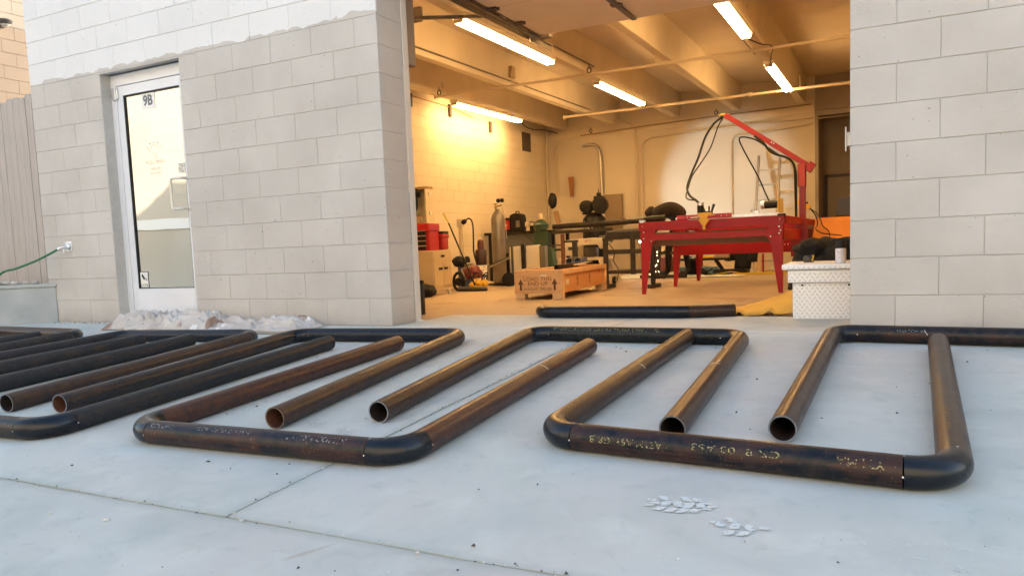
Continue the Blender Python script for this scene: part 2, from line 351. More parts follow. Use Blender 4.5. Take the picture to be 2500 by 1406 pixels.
CHALK = mat('yellow stencil paint', (.50,.33,.10), .8)
CHALKW = mat('white stencil paint', (.42,.42,.40), .8)

# ================================================================ ground
ground = MB()
ground.add([(-60,-60,gz(-60)),(60,-60,gz(-60)),(60,0.0,-.012),(-60,0.0,-.012)], [(0,1,2,3)])
ground.add([(-60,.31,-.30),(60,.31,-.30),(60,60,-.30),(-60,60,-.30)], [(0,1,2,3)])
ground.add([(-60,0,-.012),(60,0,-.012),(60,.31,-.30),(-60,.31,-.30)], [(0,1,2,3)])
for i, q in enumerate(ground.v):
    if q.y < 0: q.z -= .012
g = tag(ground.build('ground', JDIRT), kind='structure')
drive = bpy.data.objects.new('driveway', None); COL.objects.link(drive); tag(drive, kind='structure')
def slab(x0, x1, y0, y1, m, zf, th=.1, ev=.0032, name='slab'):
    b = MB(); nx = max(1, int((x1-x0)/.16)); ny = max(1, int((y1-y0)/.16))
    x0 += ev; x1 -= ev; y0 += ev; y1 -= ev
    pts = []
    for j in range(ny+1):
        for i in range(nx+1):
            x = x0+(x1-x0)*i/nx; y = y0+(y1-y0)*j/ny; z = zf(y)
            e = 0
            if i in (0, nx) or j in (0, ny):      # worn, crumbled arris
                k = noise.noise(Vector((x*5, y*5, 3.3)))
                e = .002+.006*max(0, k)
                if i == 0: x += .010*max(0, noise.noise(Vector((x*9, y*9, 0))))
                if i == nx: x -= .012*max(0, noise.noise(Vector((x*9, y*9, 5))))
                if j == 0: y += .010*max(0, noise.noise(Vector((x*9, y*9, 8))))
                if j == ny: y -= .010*max(0, noise.noise(Vector((x*9, y*9, 2))))
            z += .0022*noise.noise(Vector((x*.9, y*.9, 1)))-e
            pts.append((x, y, z))
    fs = [(j*(nx+1)+i, j*(nx+1)+i+1, (j+1)*(nx+1)+i+1, (j+1)*(nx+1)+i) for j in range(ny) for i in range(nx)]
    b.add(pts, fs, 0, True)
    # skirt down into the joint
    edge = [i for i in range(nx+1)]+[j*(nx+1)+nx for j in range(1, ny+1)]+[ny*(nx+1)+i for i in range(nx-1, -1, -1)]+[j*(nx+1) for j in range(ny-1, 0, -1)]
    k = len(b.v); b.v += [Vector(pts[i])-Vector((0,0,th)) for i in edge]
    for a in range(len(edge)):
        c = (a+1) % len(edge); b.f.append([edge[a], k+a, k+c, edge[c]]); b.m.append(0); b.sm.append(False)
    return b.build(name, m, drive, sharp=60)
xs = [-8.15, -4.88, -1.61, 1.648, 4.92, 8.2]
for i in range(5):
    slab(xs[i], xs[i+1], -3.075, -.004, CONC, lambda y: S_OUT*y)

for a_, b_ in ((-8.15,-1.2),(-1.2,5.3),(5.3,9.0)):
    slab(a_, b_, -6.4, -3.075, CONC2, lambda y: S_OUT*y); slab(a_, b_, -9.8, -6.4, CONC2, lambda y: S_OUT*y)
# apron between the jambs, then the workshop floor
apron = MB(); apron.box(.004, 3.09, 0, .86, -.12, .0)
tag(apron.build('threshold', CONC, bevel=.004), kind='structure')
fl = MB()
for j in range(24):
    y0 = .866+j*.55; y1 = y0+.55
    fl.add([(-3.88,y0,gz(y0)),(9,y0,gz(y0)),(9,y1,gz(y1)),(-3.88,y1,gz(y1))], [(0,1,2,3)])
fl.box(-3.88, 9, .3, .865, -.1, -.013); fl.box(-3.88, 0, .3, .865, -.1, -.008)
tag(fl.build('workshop_floor', FLOOR), kind='structure')

# ================================================================ workshop building
bld = thing('workshop_building', 'painted concrete block workshop, grey beige below and white above, with open vehicle bay', 'building', (1.0, .15, 0))
TH = .30; BH = .2032; BL = .4064
core = MB()
for x0, x1, z0, z1 in [(-4.06,-3.045,-.15,2.235),(-2.035,-.006,-.15,2.235),(-4.06,-.006,2.235,4.2),(3.10,9,-.5,4.2),(-.006,3.10,2.75,4.2),(-4.06,9,4.36,5.5)]:  # topmost strip is the unseen parapet, raised to place the shadow opposite
    core.box(x0, x1, .0036, TH-.004, z0, z1)
core.build('wall', JOINT, bld)
def block_mesh(w, h, d, bv=.003, gap=.0017, wob=0, m=FAC, vg=.3):
    x = w/2-gap*vg; z = h/2-gap
    vs = [(-x,d,-z),(x,d,-z),(x,d,z),(-x,d,z)]
    vs += [(-x,bv,-z),(x,bv,-z),(x,bv,z),(-x,bv,z)]
    vs += [(-x+bv,0,-z+bv),(x-bv,0,-z+bv),(x-bv,0,z-bv),(-x+bv,0,z-bv)]
    fs = [(0,3,2,1),(8,9,10,11)]
    for i in range(4):
        j = (i+1) % 4; fs += [(i, j, 4+j, 4+i), (4+i, 4+j, 8+j, 8+i)]
    me = bpy.data.meshes.new('block'); me.from_pydata(vs, [], fs); me.materials.append(m); me.update(); return me
bm_cache = {}
def blk(w, h, d, m=FAC, **k):
    key = (round(w, 3), round(h, 3), round(d, 3), m.name)
    if key not in bm_cache: bm_cache[key] = block_mesh(w, h, d, m=m, **k)
    return bm_cache[key]
rnd = random.Random(3)
def course(xa, xb, k, full_from, depth=TH, zc=None):
    """one course of blocks between xa and xb, running bond with joints at full_from + n*BL"""
    z = (k+.5)*BH
    n0 = math.floor((xa-full_from)/BL+1e-6); cuts = [xa]
    n = n0+1
    while full_from+n*BL < xb-1e-3:
        if full_from+n*BL > xa+.02: cuts.append(full_from+n*BL)
        n += 1
    cuts.append(xb)
    for a, b in zip(cuts, cuts[1:]):
        inst('block', blk(b-a, BH, depth), bld, ((a+b)/2, -.0005-rnd.random()*.0022, z), (rnd.uniform(-.002,.002), 0, rnd.uniform(-.0025,.0025)))
for k in range(0, 17):
    off = 0 if k % 2 else -BH
    if k < 11:
        course(-4.064, -3.048, k, off); course(-2.032, 0, k, off)
    elif k < 16 or True:
        course(-4.064, 0, k, off)
for k in range(-1, 11):
    off = 3.09+(BL if k % 2 else BH)
    course(3.09, 4.72, k, off+.02)
# lintel over the small door, thin painted steel angle
MB().box(-3.16, -1.82, -.004, .05, 2.222, 2.2345).build('lintel', FAC, bld)
# the header above the bay, roof; unseen parapet, height set for its cast shadow
MB().box(-4.06, 9, .0, 14.5, 4.2, 4.35).box(-4.06, 9, 13.2, 13.5, -.3, 5.5).box(-4.06, -3.8, .3, 13.2, 4.36, 5.5).build('roof', JOINT, bld)
# steel angle at the back of the jamb (white door seal) and door tracks on it
MB().box(.0, .012, TH, TH+.055, 0, 2.9).box(-.03, .006, TH+.055, TH+.075, 0, 2.9).build('jamb_angle', mat('pale jamb seal', (.62,.60,.56), .5), bld, bevel=.002)
MB().box(.004, .05, TH-.01, TH+.05, 0.0, .012).build('angle_foot', WHITEP, bld)

# ---------------------------------------------------------------- entry door in its block opening
dm = WHITEAL
DY = .095
f = MB()
f.box(-3.045, -2.975, DY, DY+.11, 0, 2.222).box(-2.105, -2.036, DY, DY+.11, 0, 2.222).box(-2.975, -2.105, DY, DY+.11, 2.125, 2.222)
f.box(-3.045, -2.036, DY-.01, DY+.14, -.02, .028)
f.build('door_frame', dm, bld, bevel=.003)
dr = MB()
x0, x1, z0, z1 = -2.97, -2.11, .035, 2.12
dy0, dy1 = DY+.004, DY+.048
dr.box(x0, x0+.075, dy0, dy1, z0, z1).box(x1-.055, x1, dy0, dy1, z0, z1).box(x0+.075, x1-.055, dy0, dy1, 2.035, z1).box(x0+.075, x1-.055, dy0, dy1, z0, .30)
door = dr.build('entry_door', dm, bld, bevel=.003)
bead = MB()
gx0, gx1, gz0, gz1 = x0+.075, x1-.055, .30, 2.035
for a in ((gx0, gx0+.012, gz0, gz1), (gx1-.008, gx1, gz0, gz1), (gx0+.012, gx1-.008, gz1-.012, gz1), (gx0+.012, gx1-.008, gz0, gz0+.006)):
    bead.box(a[0], a[1], dy0+.006, dy1-.006, a[2], a[3])
bead.build('glazing_bead', BLACKPL, door)
GL = bpy.data.materials.new('door glass'); GL.use_nodes = True
_n = GL.node_tree.nodes; _l = GL.node_tree.links; _b = _n['Principled BSDF']
_b.inputs['Base Color'].default_value = (.92,.93,.9,1); _b.inputs['Roughness'].default_value = .02
_tr = _n.new('ShaderNodeBsdfTransparent'); _tr.inputs[0].default_value = (.30,.29,.27,1)
_gl = _n.new('ShaderNodeBsdfGlossy'); _gl.inputs['Roughness'].default_value = .0; _gl.inputs[0].default_value = (.95,.95,.92,1)
_ms = _n.new('ShaderNodeMixShader'); _ms.inputs[0].default_value = .62
_tx = _n.new('ShaderNodeTexNoise'); _tx.inputs['Scale'].default_value = 1.6; _bp = _n.new('ShaderNodeBump'); _bp.inputs['Distance'].default_value = .0014
_g = _n.new('ShaderNodeNewGeometry'); _l.new(_g.outputs['Position'], _tx.inputs['Vector']); _l.new(_tx.outputs[0], _bp.inputs['Height']); _l.new(_bp.outputs[0], _gl.inputs['Normal'])
_l.new(_tr.outputs[0], _ms.inputs[1]); _l.new(_gl.outputs[0], _ms.inputs[2]); _l.new(_ms.outputs[0], _n['Material Output'].inputs[0])
MB().box(gx0+.004, gx1-.004, dy0+.018, dy0+.026, gz0+.002, gz1-.004).build('glass', GL, door)
gyf = dy0+.0165
# pull handle
hx = gx1-.005; hb = MB(); hz0, hz1 = .985, 1.245
hb.tube([(hx+.03, dy0, hz1), (hx+.03, dy0-.05, hz1), (hx+.02, dy0-.07, hz1), (hx-.075, dy0-.075, hz1), (hx-.092, dy0-.075, hz1-.006), (hx-.10, dy0-.075, hz1-.022), (hx-.10, dy0-.075, hz0+.022), (hx-.092, dy0-.075, hz0+.006), (hx-.075, dy0-.075, hz0), (hx+.02, dy0-.07, hz0), (hx+.03, dy0-.05, hz0), (hx+.03, dy0, hz0)], .011, 10)
hb.build('handle', mat('satin handle', (.70,.67,.60), .4, .3), door)
MB().box(-3.012, -2.962, DY-.022, DY+.004, 2.0, 2.105).box(-2.962, -2.945, DY-.012, DY+.004, 2.01, 2.10).build('hinge', ALU, door, bevel=.004)
# number, stickers
def plate(name, x0, x1, z0, z1, m, parent=door, y=gyf):
    return MB().box(x0, x1, y-.0008, y, z0, z1).build(name, m, parent)
STICK = mat('white sticker', (.78,.78,.76), .45)
GREYINK = mat('grey numeral', (.13,.15,.17), .5)
nx = -2.585
plate('number_sticker', nx-.085, nx+.085, 1.885, 2.025, STICK)
text('number', '9B', .122, frame_xz(nx-.004, gyf-.0014, 1.957), GREYINK, door, sx=.92, bold=.0045)
plate('camera_sticker', gx0+.014, gx0+.125, .305, .455, mat('sticker border', (.03,.03,.03), .5))
plate('sticker_face', gx0+.020, gx0+.119, .311, .449, STICK, y=gyf-.001)
text('sticker_text', 'CCTV', .034, frame_xz(gx0+.070, gyf-.0030, .328), mat('black ink', (.02,.02,.02), .6), door)
cc = MB(); M_ = Matrix.Translation((gx0+.058, gyf-.0022, .405)) @ Matrix.Rotation(R(52), 4, 'Y')
cc.box(-.026, .026, -.0006, 0, -.011, .011, M=M_)
M2 = Matrix.Translation((gx0+.083, gyf-.0022, .388)) @ Matrix.Rotation(R(35), 4, 'Y'); cc.box(-.022, .018, -.0006, 0, -.003, .003, M=M2)
cc.box(gx0+.101, gx0+.106, gyf-.0028, gyf-.0022, .368, .398)
cc.build('camera_pictogram', mat('black ink 2', (.02,.02,.02), .6), door)
# worn white lettering of the welding shop
LETT = mat('worn white vinyl', (.92,.91,.88), .5)
LETT.node_tree.nodes['Principled BSDF'].inputs['Alpha'].default_value = .30
lx = -2.56
arc = MB()
for i, ch in enumerate('STATE'):
    a = R(58-29*i); vs, fs = text_geo(ch, .07, ext=.0003)
    Mx = frame_xz(lx+.085*math.sin(-a)*1.0, gyf-.0010, 1.50+.075*math.cos(a)) @ Matrix.Rotation(a*.8, 4, 'Z')
    arc.add([Mx @ v for v in vs], fs)
arc.build('arched_lettering', LETT, door)
text('lettering', '23', .05, frame_xz(lx+.005, gyf-.001, 1.475), LETT, door)
text('lettering', 'WELDING', .052, frame_xz(lx, gyf-.001, 1.42), LETT, door, sx=1.05)
text('lettering', '(505) 891', .032, frame_xz(lx+.005, gyf-.001, 1.362), LETT, door)
text('lettering', 'www.welding', .026, frame_xz(lx, gyf-.001, 1.325), LETT, door)
# worn notice beside the handle
plate('worn_notice', gx1-.105, gx1-.012, 1.30, 1.385, mat('worn paper', (.80,.78,.70), .6, c2=(.40,.39,.34), nscale=60, namt=.4))
# small room behind the door
MB().box(-3.4, -1.7, 1.6, 1.65, 0, 2.6).box(-3.4, -3.35, .3, 1.6, 0, 2.6).box(-1.75, -1.7, .3, 1.6, 0, 2.6).box(-3.4, -1.7, .3, 1.6, 2.5, 2.55).box(-3.4, -1.7, .3, 1.6, -.05, 0).build('lobby_wall', mat('lobby paint', (.36,.27,.17), .8), bld)

# hose tap on the block wall
tap = thing('wall_tap', 'chrome garden tap on a square steel plate set in the block wall', 'tap', (-3.69, -.01, .71))
MB().box(-3.735, -3.645, -.010, -.003, .67, .765).build('wall_plate', ALU, tap, bevel=.006)
MB().lathe([(.030,0),(.032,.012),(.022,.02),(.012,.024)], (-3.69,-.01,.715), 16, M=Matrix.Rotation(R(90), 3, 'X')).tube([(-3.69,-.03,.715),(-3.70,-.06,.712),(-3.722,-.075,.70)], .013, 10).build('valve', ALU, tap)
MB().tube([(-3.716,-.068,.708),(-3.735,-.085,.690)], .018, 10).build('coupling', ALU, tap)
MB().tube([(-3.70,-.05,.69),(-3.702,-.052,.655)], .006, 8).build('vacuum_breaker', ALU, tap)
hose = MB()
hp = [(-3.728,-.08,.698),(-3.80,-.12,.655),(-3.92,-.17,.60),(-4.06,-.21,.555),(-4.17,-.24,.525),(-4.27,-.26,.510),(-4.33,-.28,.485),(-4.40,-.31,.42),(-4.47,-.35,.385),(-4.7,-.45,.38),(-5.1,-.5,.38)]
def smooth_path(pts, k=5):
    pts = [Vector(p) for p in pts]; out = []
    for i in range(len(pts)-1):
        p0 = pts[max(i-1, 0)]; p1 = pts[i]; p2 = pts[i+1]; p3 = pts[min(i+2, len(pts)-1)]
        for j in range(k):
            t = j/k; out.append(.5*((2*p1)+(p2-p0)*t+(2*p0-5*p1+4*p2-p3)*t*t+(3*p1-p0-3*p2+p3)*t*t*t))
    return out+[pts[-1]]
hose.tube(smooth_path(hp), .011, 10)
tag(hose.build('garden_hose', mat('green rubber hose', (.02,.13,.06), .35, c2=(.03,.18,.085), nscale=20)), 'green garden hose running from the wall tap over the fence side bed', 'hose')

# raised bed curb, river rocks, fence
poly = [(-3.945,-.004),(-4.40,-.34),(-5.2,-.92),(-6.9,-.92),(-6.9,-.004)]
cb = MB(); cb.prism(poly, 'z', -.25, .335); cb.prism([(-3.925,-.006),(-4.395,-.355),(-5.2,-.94),(-6.9,-.94),(-6.9,-.80),(-5.15,-.80),(-4.33,-.20),(-4.07,-.006)], 'z', .335, .372)
tag(cb.build('planter_curb', CURB, bevel=.012), 'grey cast concrete curb of the raised bed left of the block wall', 'curb')
ROCK = mat('river rock', (.40,.385,.36), .8, c2=(.58,.56,.53), nscale=14, bump=.001)
rk = random.Random(11)
def rock_mesh(nm, seed, m, sq=(1, .8, .6), n=8):
    vs = []; fs = []; rr = random.Random(seed)
    for i in range(1, n):
        for j in range(n*2):
            a = PI*i/n; b_ = PI*j/n
            p = Vector((math.sin(a)*math.cos(b_), math.sin(a)*math.sin(b_), math.cos(a)))
            k = 1+.28*noise.noise(p*1.4+Vector((seed, 0, 0)))
            vs.append((p.x*sq[0]*k, p.y*sq[1]*k, p.z*sq[2]*k))
    W = n*2
    for i in range(n-2):
        for j in range(W): fs.append((i*W+j, (i+1)*W+j, (i+1)*W+(j+1) % W, i*W+(j+1) % W))
    vs += [(0,0,sq[2]), (0,0,-sq[2])]
    for j in range(W): fs.append((len(vs)-2, j, (j+1) % W)); fs.append((len(vs)-1, (n-2)*W+(j+1) % W, (n-2)*W+j))
    me = bpy.data.meshes.new(nm); me.from_pydata(vs, [], fs); me.polygons.foreach_set('use_smooth', [True]*len(fs)); me.materials.append(m); me.update(); return me
rocks = [rock_mesh('river_rock', s, ROCK) for s in (1, 2, 3)]
nr = 0
for i in range(16):
    x = -4.10-.065*i+rk.uniform(-.012,.012); y = -.105-.045*(i % 3)-max(0, (-4.15-x))*.25
    o = bpy.data.objects.new('river_rock', rocks[i % 3]); COL.objects.link(o); s_ = rk.uniform(.026,.040)
    o.scale = (s_*1.2, s_, s_); o.rotation_euler = (0, 0, rk.uniform(0, 6)); o.location = (x, y, .372+s_*.5)
    tag(o, 'pale rounded river rock on the raised bed at the foot of the fence', 'rock', 'river rocks at the foot of the fence')
bed = MB(); bed.add([(-6.9,-.9,.345),(-5.2,-.9,.345),(-4.2,-.05,.345),(-4.09,.3,.345),(-6.9,.3,.345)], [(0,1,2,3,4)])
tag(bed.build('bed_soil', mat('dry soil', (.22,.18,.15), .95, c2=(.36,.32,.28), nscale=40)), kind='structure')
fence = thing('wood_fence', 'tall weathered grey board fence standing in the raised bed', 'fence', (-4.6, .06, .38))
bw = .095
for i in range(16):
    xr = -4.125-i*(bw+.004); zt = 2.185-.004*i+rk.uniform(-.012,.012)
    b = MB(); c = .02
    b.prism([(xr-bw,.372),(xr,.372),(xr,zt-c),(xr-c,zt),(xr-bw+c,zt),(xr-bw,zt-c)], 'y', .03+rk.uniform(-.003,.003), .048)
    b.build('board', FENCEW, fence)
for z in (.75, 1.95, 1.35): MB().box(-5.8, -4.105, .049, .087, z, z+.085).build('rail', FENCEW, fence)
MB().box(-4.19, -4.10, .088, .178, .36, 2.1).build('post', FENCEW, fence)

# ================================================================ neighbours
NB = mat('sunlit cream block', (.29,.25,.20), .8, c2=(.33,.285,.235), nscale=1.2, bump=.001)
NB2 = mat('sunlit peach block', (.255,.195,.145), .8, c2=(.29,.225,.165), nscale=1.2, bump=.001)
nb = thing('neighbouring_building', 'cream and peach block building behind the fence at the far left', 'building', (-9.2, 6, 0))
MB().box(-13, -9.012, -2, 14, -.5, 7).build('wall', JOINT, nb)
for k in range(15, 27):
    for j in range(22):
        y0 = -.2+j*BL+(BH if k % 2 else 0)
        if k > 22 and y0 > 6: continue
        me = blk(BL, BH, .03, NB if k >= 21 else NB2)
        o = inst('block', me, nb, (-9.0-.001*rnd.random(), y0, (k+.5)*BH), (0, 0, R(90)))
lmp = thing('wall_lamp', 'round grey wall lamp on the cream block wall at far left', 'wall lamp', (-8.97, 2.66, 4.29))
MB().box(-8.997, -8.96, 2.60, 2.70, 4.22, 4.36).build('backplate', GREYPL, lmp)
MB().lathe([(.05,-.04),(.085,-.02),(.10,.015),(.08,.035),(.03,.05),(.005,.055)], (-8.88, 2.66, 4.29), 20).build('lamp_shade', GREYPL, lmp)
MB().lathe([(.01,-.075),(.05,-.06),(.07,-.04)], (-8.88, 2.66, 4.29), 16).build('lens', mat('frosted lens', (.7,.7,.66), .3), lmp)
# block building across the alley: mirrored in the door glass, and it closes the view behind
op = thing('opposite_building', 'cream block building across the alley, mirrored in the glass of the entry door', 'building', (0, -15, -.8))
MB().box(-45, 25, -19, -14.5, -1.5, 9.5).build('wall', mat('opposite cream wall', (.50,.45,.37), .85, c2=(.55,.50,.42), nscale=.6), op)
MB().box(-45, 25, -14.5, -14.44, 1.75, 2.15).build('white_band', mat('white band', (.8,.8,.77), .7), op)
for k in range(6): MB().box(-45, 25, -14.5, -14.49, 2.9+k*.55, 2.912+k*.55).build('siding_joint', JOINT, op)

# ================================================================ steel pipe frames on the driveway
RO, WT, RE = .0445, .0055, .114
def P3(x, y): return Vector((x, y, gz(y)+RO))
def fillet(C, A, B, r=RE, n=12):
    """arc of radius r at corner C between directions to A and B; returns points"""
    a = (A-C).normalized(); b = (B-C).normalized(); ang = a.angle(b); t = r/math.tan(ang/2)
    p0 = C+a*t; p1 = C+b*t; bis = (a+b).normalized(); O = C+bis*(r/math.sin(ang/2))
    v0 = (p0-O); nrm = v0.cross(p1-O).normalized(); tot = v0.angle(p1-O)
    return [O+Matrix.Rotation(tot*i/n, 3, nrm) @ v0 for i in range(n+1)]
def stencil(parent, A, B, s0, txt, size, theta, mat_, sx=1.0, flip=1, name='stencil'):
    d = (B-A).normalized(); upv = Vector((0,0,1)); side = d.cross(upv).normalized(); u = side.cross(d)
    vs, fs = text_geo(txt, size, 'LEFT', sx)
    out = []
    for v in vs:
        th = R(theta)-flip*v.y/(RO)
        out.append(A+d*(s0+v.x)+(u*math.cos(th)+side*math.sin(th))*(RO+.0007))
    MB().add(out, fs).build(name, mat_, parent)
seedc = [0]
def pmat(rust, axis, **k):
    seedc[0] += 1; return pipe_mat('mill scale pipe %d' % seedc[0], rust, axis, seedc[0]*1.37, **k)
def tack(parent, c, d, th, m=WELD):
    """small weld bead on the joint at c (axis d), at angle th from the top"""
    d = d.normalized(); side = d.cross(Vector((0,0,1))).normalized(); u = side.cross(d)
    p = c+(u*math.cos(R(th))+side*math.sin(R(th)))*(RO+.0003)
    MB().lathe([(.0004,.0018),(.0026,.0008),(.003,-.003)], p, 8, M=(u*math.cos(R(th))+side*math.sin(R(th))).to_track_quat('Z', 'Y').to_matrix()).build('tack_weld', m, parent)
def pipe_U(label, xl, xr, ybl, ybr, el, er, rl, rr, rb, rim_l=RIM, rim_r=RIM, bore=PIN, bar_kw={}, leg_kw={}):
    """U frame: bar between corners (xl,ybl),(xr,ybr); legs run to el, er"""
    CL, CR, EL, ER = P3(xl, ybl), P3(xr, ybr), P3(*el), P3(*er)
    mid = (CL+CR)/2
    t = thing('welded_pipe_frame', label, 'welded frame', (mid.x, mid.y, gz(mid.y)), 'welded pipe frames laid out on the driveway')
    aL = fillet(CL, EL, CR); aR = fillet(CR, CL, ER)
    g_ = .0012
    dB = (CR-CL).normalized()
    MB().pipe([aL[-1]+dB*g_, (aL[-1]+aR[0])/2, aR[0]-dB*g_], RO, WT).build('crossbar', [pmat(rb, 'x', **bar_kw), bore, RIM], t)
    for arc_ in (aL, aR): MB().pipe(arc_, RO*1.012, WT, open_a=True, open_b=True).build('elbow', [ELBOW, PIN, RIMR], t)
    for s_, E, ru, rm in ((aL[0], EL, rl, rim_l), (aR[-1], ER, rr, rim_r)):
        d = (E-s_).normalized()
        MB().pipe([s_+d*g_, s_.lerp(E, .5), E], RO, WT, open_b=True).build('leg', [pmat(ru, 'y', **leg_kw), bore, rm], t)
    for s_, d in ((aL[0], EL-CL), (aL[-1], dB), (aR[0], dB), (aR[-1], ER-CR)):
        tack(t, s_, d, 8); tack(t, s_, d, 92); tack(t, s_, d, -88)
    return t, CL, CR, EL, ER
BROWN = dict(rust_c=(.050,.025,.0155), scale_c=(.011,.010,.0095))
DARK = dict(scale_c=(.006,.008,.011), rust_c=(.045,.019,.013), rough=.27)
CHARC = dict(scale_c=(.016,.019,.022), rust_c=(.040,.029,.023), rough=.38)
# front frames: crossbar towards the camera, legs away from it
F3 = pipe_U('pipe frame nearest the lower right, its long black crossbar closest to the camera', 2.262, 3.435, -2.285, -2.365, (2.298,-.435), (3.492,-.50), .85, .70, .38, leg_kw=BROWN, bar_kw=DARK)
F2 = pipe_U('pipe frame at lower centre with a rusty left leg and stencilled black crossbar', .690, 1.905, -2.645, -2.60, (.648,-.845), (1.852,-.80), 1.15, .95, .40, leg_kw=dict(rust_c=(.072,.030,.020), scale_c=(.035,.024,.02)), bar_kw=DARK)
F1 = pipe_U('charcoal pipe frame left of centre, its elbow cut by the left picture edge', -.93, .300, -2.80, -2.745, (-1.022,-.925), (.158,-.885), .25, .12, .2, leg_kw=CHARC, bar_kw=DARK)
F0 = pipe_U('pipe frame at the far left at far left, legs straddling a rear leg', -2.74, -1.50, -2.86, -2.85, (-2.672,-.965), (-1.462,-.975), .3, .35, .2, leg_kw=CHARC, bar_kw=DARK)
# rear frames: crossbar towards the building, open legs towards the camera
B4 = pipe_U('rear pipe frame at centre, gold stencil on its crossbar near the bay threshold', 1.345, 2.588, -.432, -.450, (1.512,-2.195), (2.648,-2.135), .75, .9, .12, leg_kw=BROWN, bar_kw=dict(scale_c=(.006,.008,.008), rust_c=(.014,.014,.013)), bore=PIN)
B5 = pipe_U('rear pipe frame at the right picture edge, in front of the right wall', 3.022, 4.25, -.275, -.36, (2.980,-2.052), (4.20,-2.1), .9, .7, .35, leg_kw=BROWN, bar_kw=DARK)
B3 = pipe_U('rear pipe frame left of the bay with blue black crossbar and one orange bore', -.310, .928, -.655, -.548, (-.088,-2.435), (1.148,-2.37), .35, .95, .0, leg_kw=dict(rust_c=(.055,.030,.02), scale_c=(.02,.02,.022)), bar_kw=dict(scale_c=(.007,.010,.018), rust_c=(.008,.011,.018), rough=.28), rim_l=RIM, rim_r=RIMR, bore=PINO)
B2 = pipe_U('rear pipe frame whose blue black crossbar lies against the crumpled drop cloth', -1.842, -.615, -.845, -.715, (-1.93,-2.5), (-.398,-2.49), .25, .7, .0, leg_kw=dict(rust_c=(.052,.032,.024), scale_c=(.018,.02,.023)), bar_kw=dict(scale_c=(.007,.010,.018), rust_c=(.008,.011,.018), rough=.28))
B1 = pipe_U('rear pipe frame at the far left edge below the raised bed', -3.58, -2.345, -.79, -.83, (-3.5,-2.4), (-2.27,-2.3), .5, .4, .6, leg_kw=CHARC, bar_kw=BROWN)
# stencilling, worn into fragments
def st(U_, which, s0, txt, size=.026, th=0, m=CHALK, sx=1.15, flip=1, rev=False):
    t, CL, CR, EL, ER = U_
    A, B = {'bar': (CL, CR), 'l': (CL, EL), 'r': (CR, ER)}[which]
    if rev: A, B = B, A
    stencil(t, A, B, s0, txt, size, th, m, sx, flip)
def worn(name, c, base, th=.5):
    m = mat(name, c, .8)
    N = m.node_tree.nodes; L = m.node_tree.links; b = N['Principled BSDF']
    n = N.new('ShaderNodeTexNoise'); n.inputs['Scale'].default_value = 130; n.inputs['Detail'].default_value = 3
    g = N.new('ShaderNodeNewGeometry'); L.new(g.outputs['Position'], n.inputs['Vector'])
    r = N.new('ShaderNodeMapRange'); r.inputs[1].default_value = th-.04; r.inputs[2].default_value = th+.08
    L.new(n.outputs[0], r.inputs[0]); L.new(r.outputs[0], b.inputs['Alpha'])
    return m
WY = worn('worn gold stencil', (.34,.21,.07), 0, .46); WW = worn('worn white stencil', (.30,.32,.32), 0, .50); WD = worn('worn yellow stencil', (.30,.27,.13), 0, .47)
st(F2, 'bar', .14, 'COLLINS', .022, 42, WW, 1.3); st(F2, 'bar', .36, 'ASTM A53 GR B SCH 40', .022, 38, WW, 1.15); st(F2, 'bar', .78, 'LAEON COLLIN', .030, 40, WW, 1.15)
st(F2, 'r', .52, 'UTEDHWS  SA53 GR B ERW  A500 GR B 3" SCH 40  A53 TYPE E', .026, 8, WY, 1.15)
st(F3, 'l', .17, 'SCH 40  ASTM', .026, 4, WY, 1.25); st(F3, 'l', .62, 'USA 3.000', .026, 4, WY, 1.2)
st(F3, 'bar', .76, 'ASTM A53  GR B', .030, -74, WD, 1.1, rev=True); st(F3, 'bar', .42, 'GR B  00 A53', .028, -62, WD, 1.6, rev=True); st(F3, 'bar', .16, 'YTLMA', .034, -58, WD, 1.1, rev=True)
st(B4, 'bar', .15, 'WHEATLAND-SR USA ASTM A53 TYPE E | PSI', .030, 48, WD, 1.1)
st(B4, 'l', .42, 'SCH 40 PE', .022, 8, WY, 1.2, rev=True); st(B4, 'r', .9, 'A53 GR B', .022, 8, WY, 1.2, rev=True)
st(B3, 'r', .36, 'UTEDHWS-JUK 2 NAWU A500 GR B ERW 3.500 X .216 SA53 GR B', .027, 6, WY, 1.15, rev=True)
st(B3, 'l', 1.25, 'EST 2002 ST', .026, 0, WY, 1.2, rev=True)
st(B5, 'bar', .30, 'USA SCH 40', .020, 60, WW, 1.2); st(F3, 'r', .3, 'ASTM A53 GRADE B', .022, -10, WY, 1.2)
st(F0, 'r', 1.1, 'SCH 40 A53', .02, 0, WW, 1.1)
# soapstone marks across the legs
SOAP = mat('soapstone mark', (.62,.58,.50), .8)
def mark(U_, which, s, th0, th1):
    t, CL, CR, EL, ER = U_; A, B = {'bar': (CL, CR), 'l': (CL, EL), 'r': (CR, ER)}[which]
    d = (B-A).normalized(); side = d.cross(Vector((0,0,1))).normalized(); u = side.cross(d)
    MB().tube([A+d*(s+.002*i)+(u*math.cos(R(th0+(th1-th0)*i/8))+side*math.sin(R(th0+(th1-th0)*i/8)))*(RO+.0004) for i in range(9)], .0013, 5).build('chalk_mark', SOAP, t)
mark(F2, 'r', 1.12, 10, 60); mark(F3, 'l', .93, 30, 70); mark(B4, 'r', .86, -30, 15); mark(B3, 'r', .93, 5, 55); mark(B2, 'l', 1.0, 20, 60); mark(B5, 'bar', .42, 50, 85)

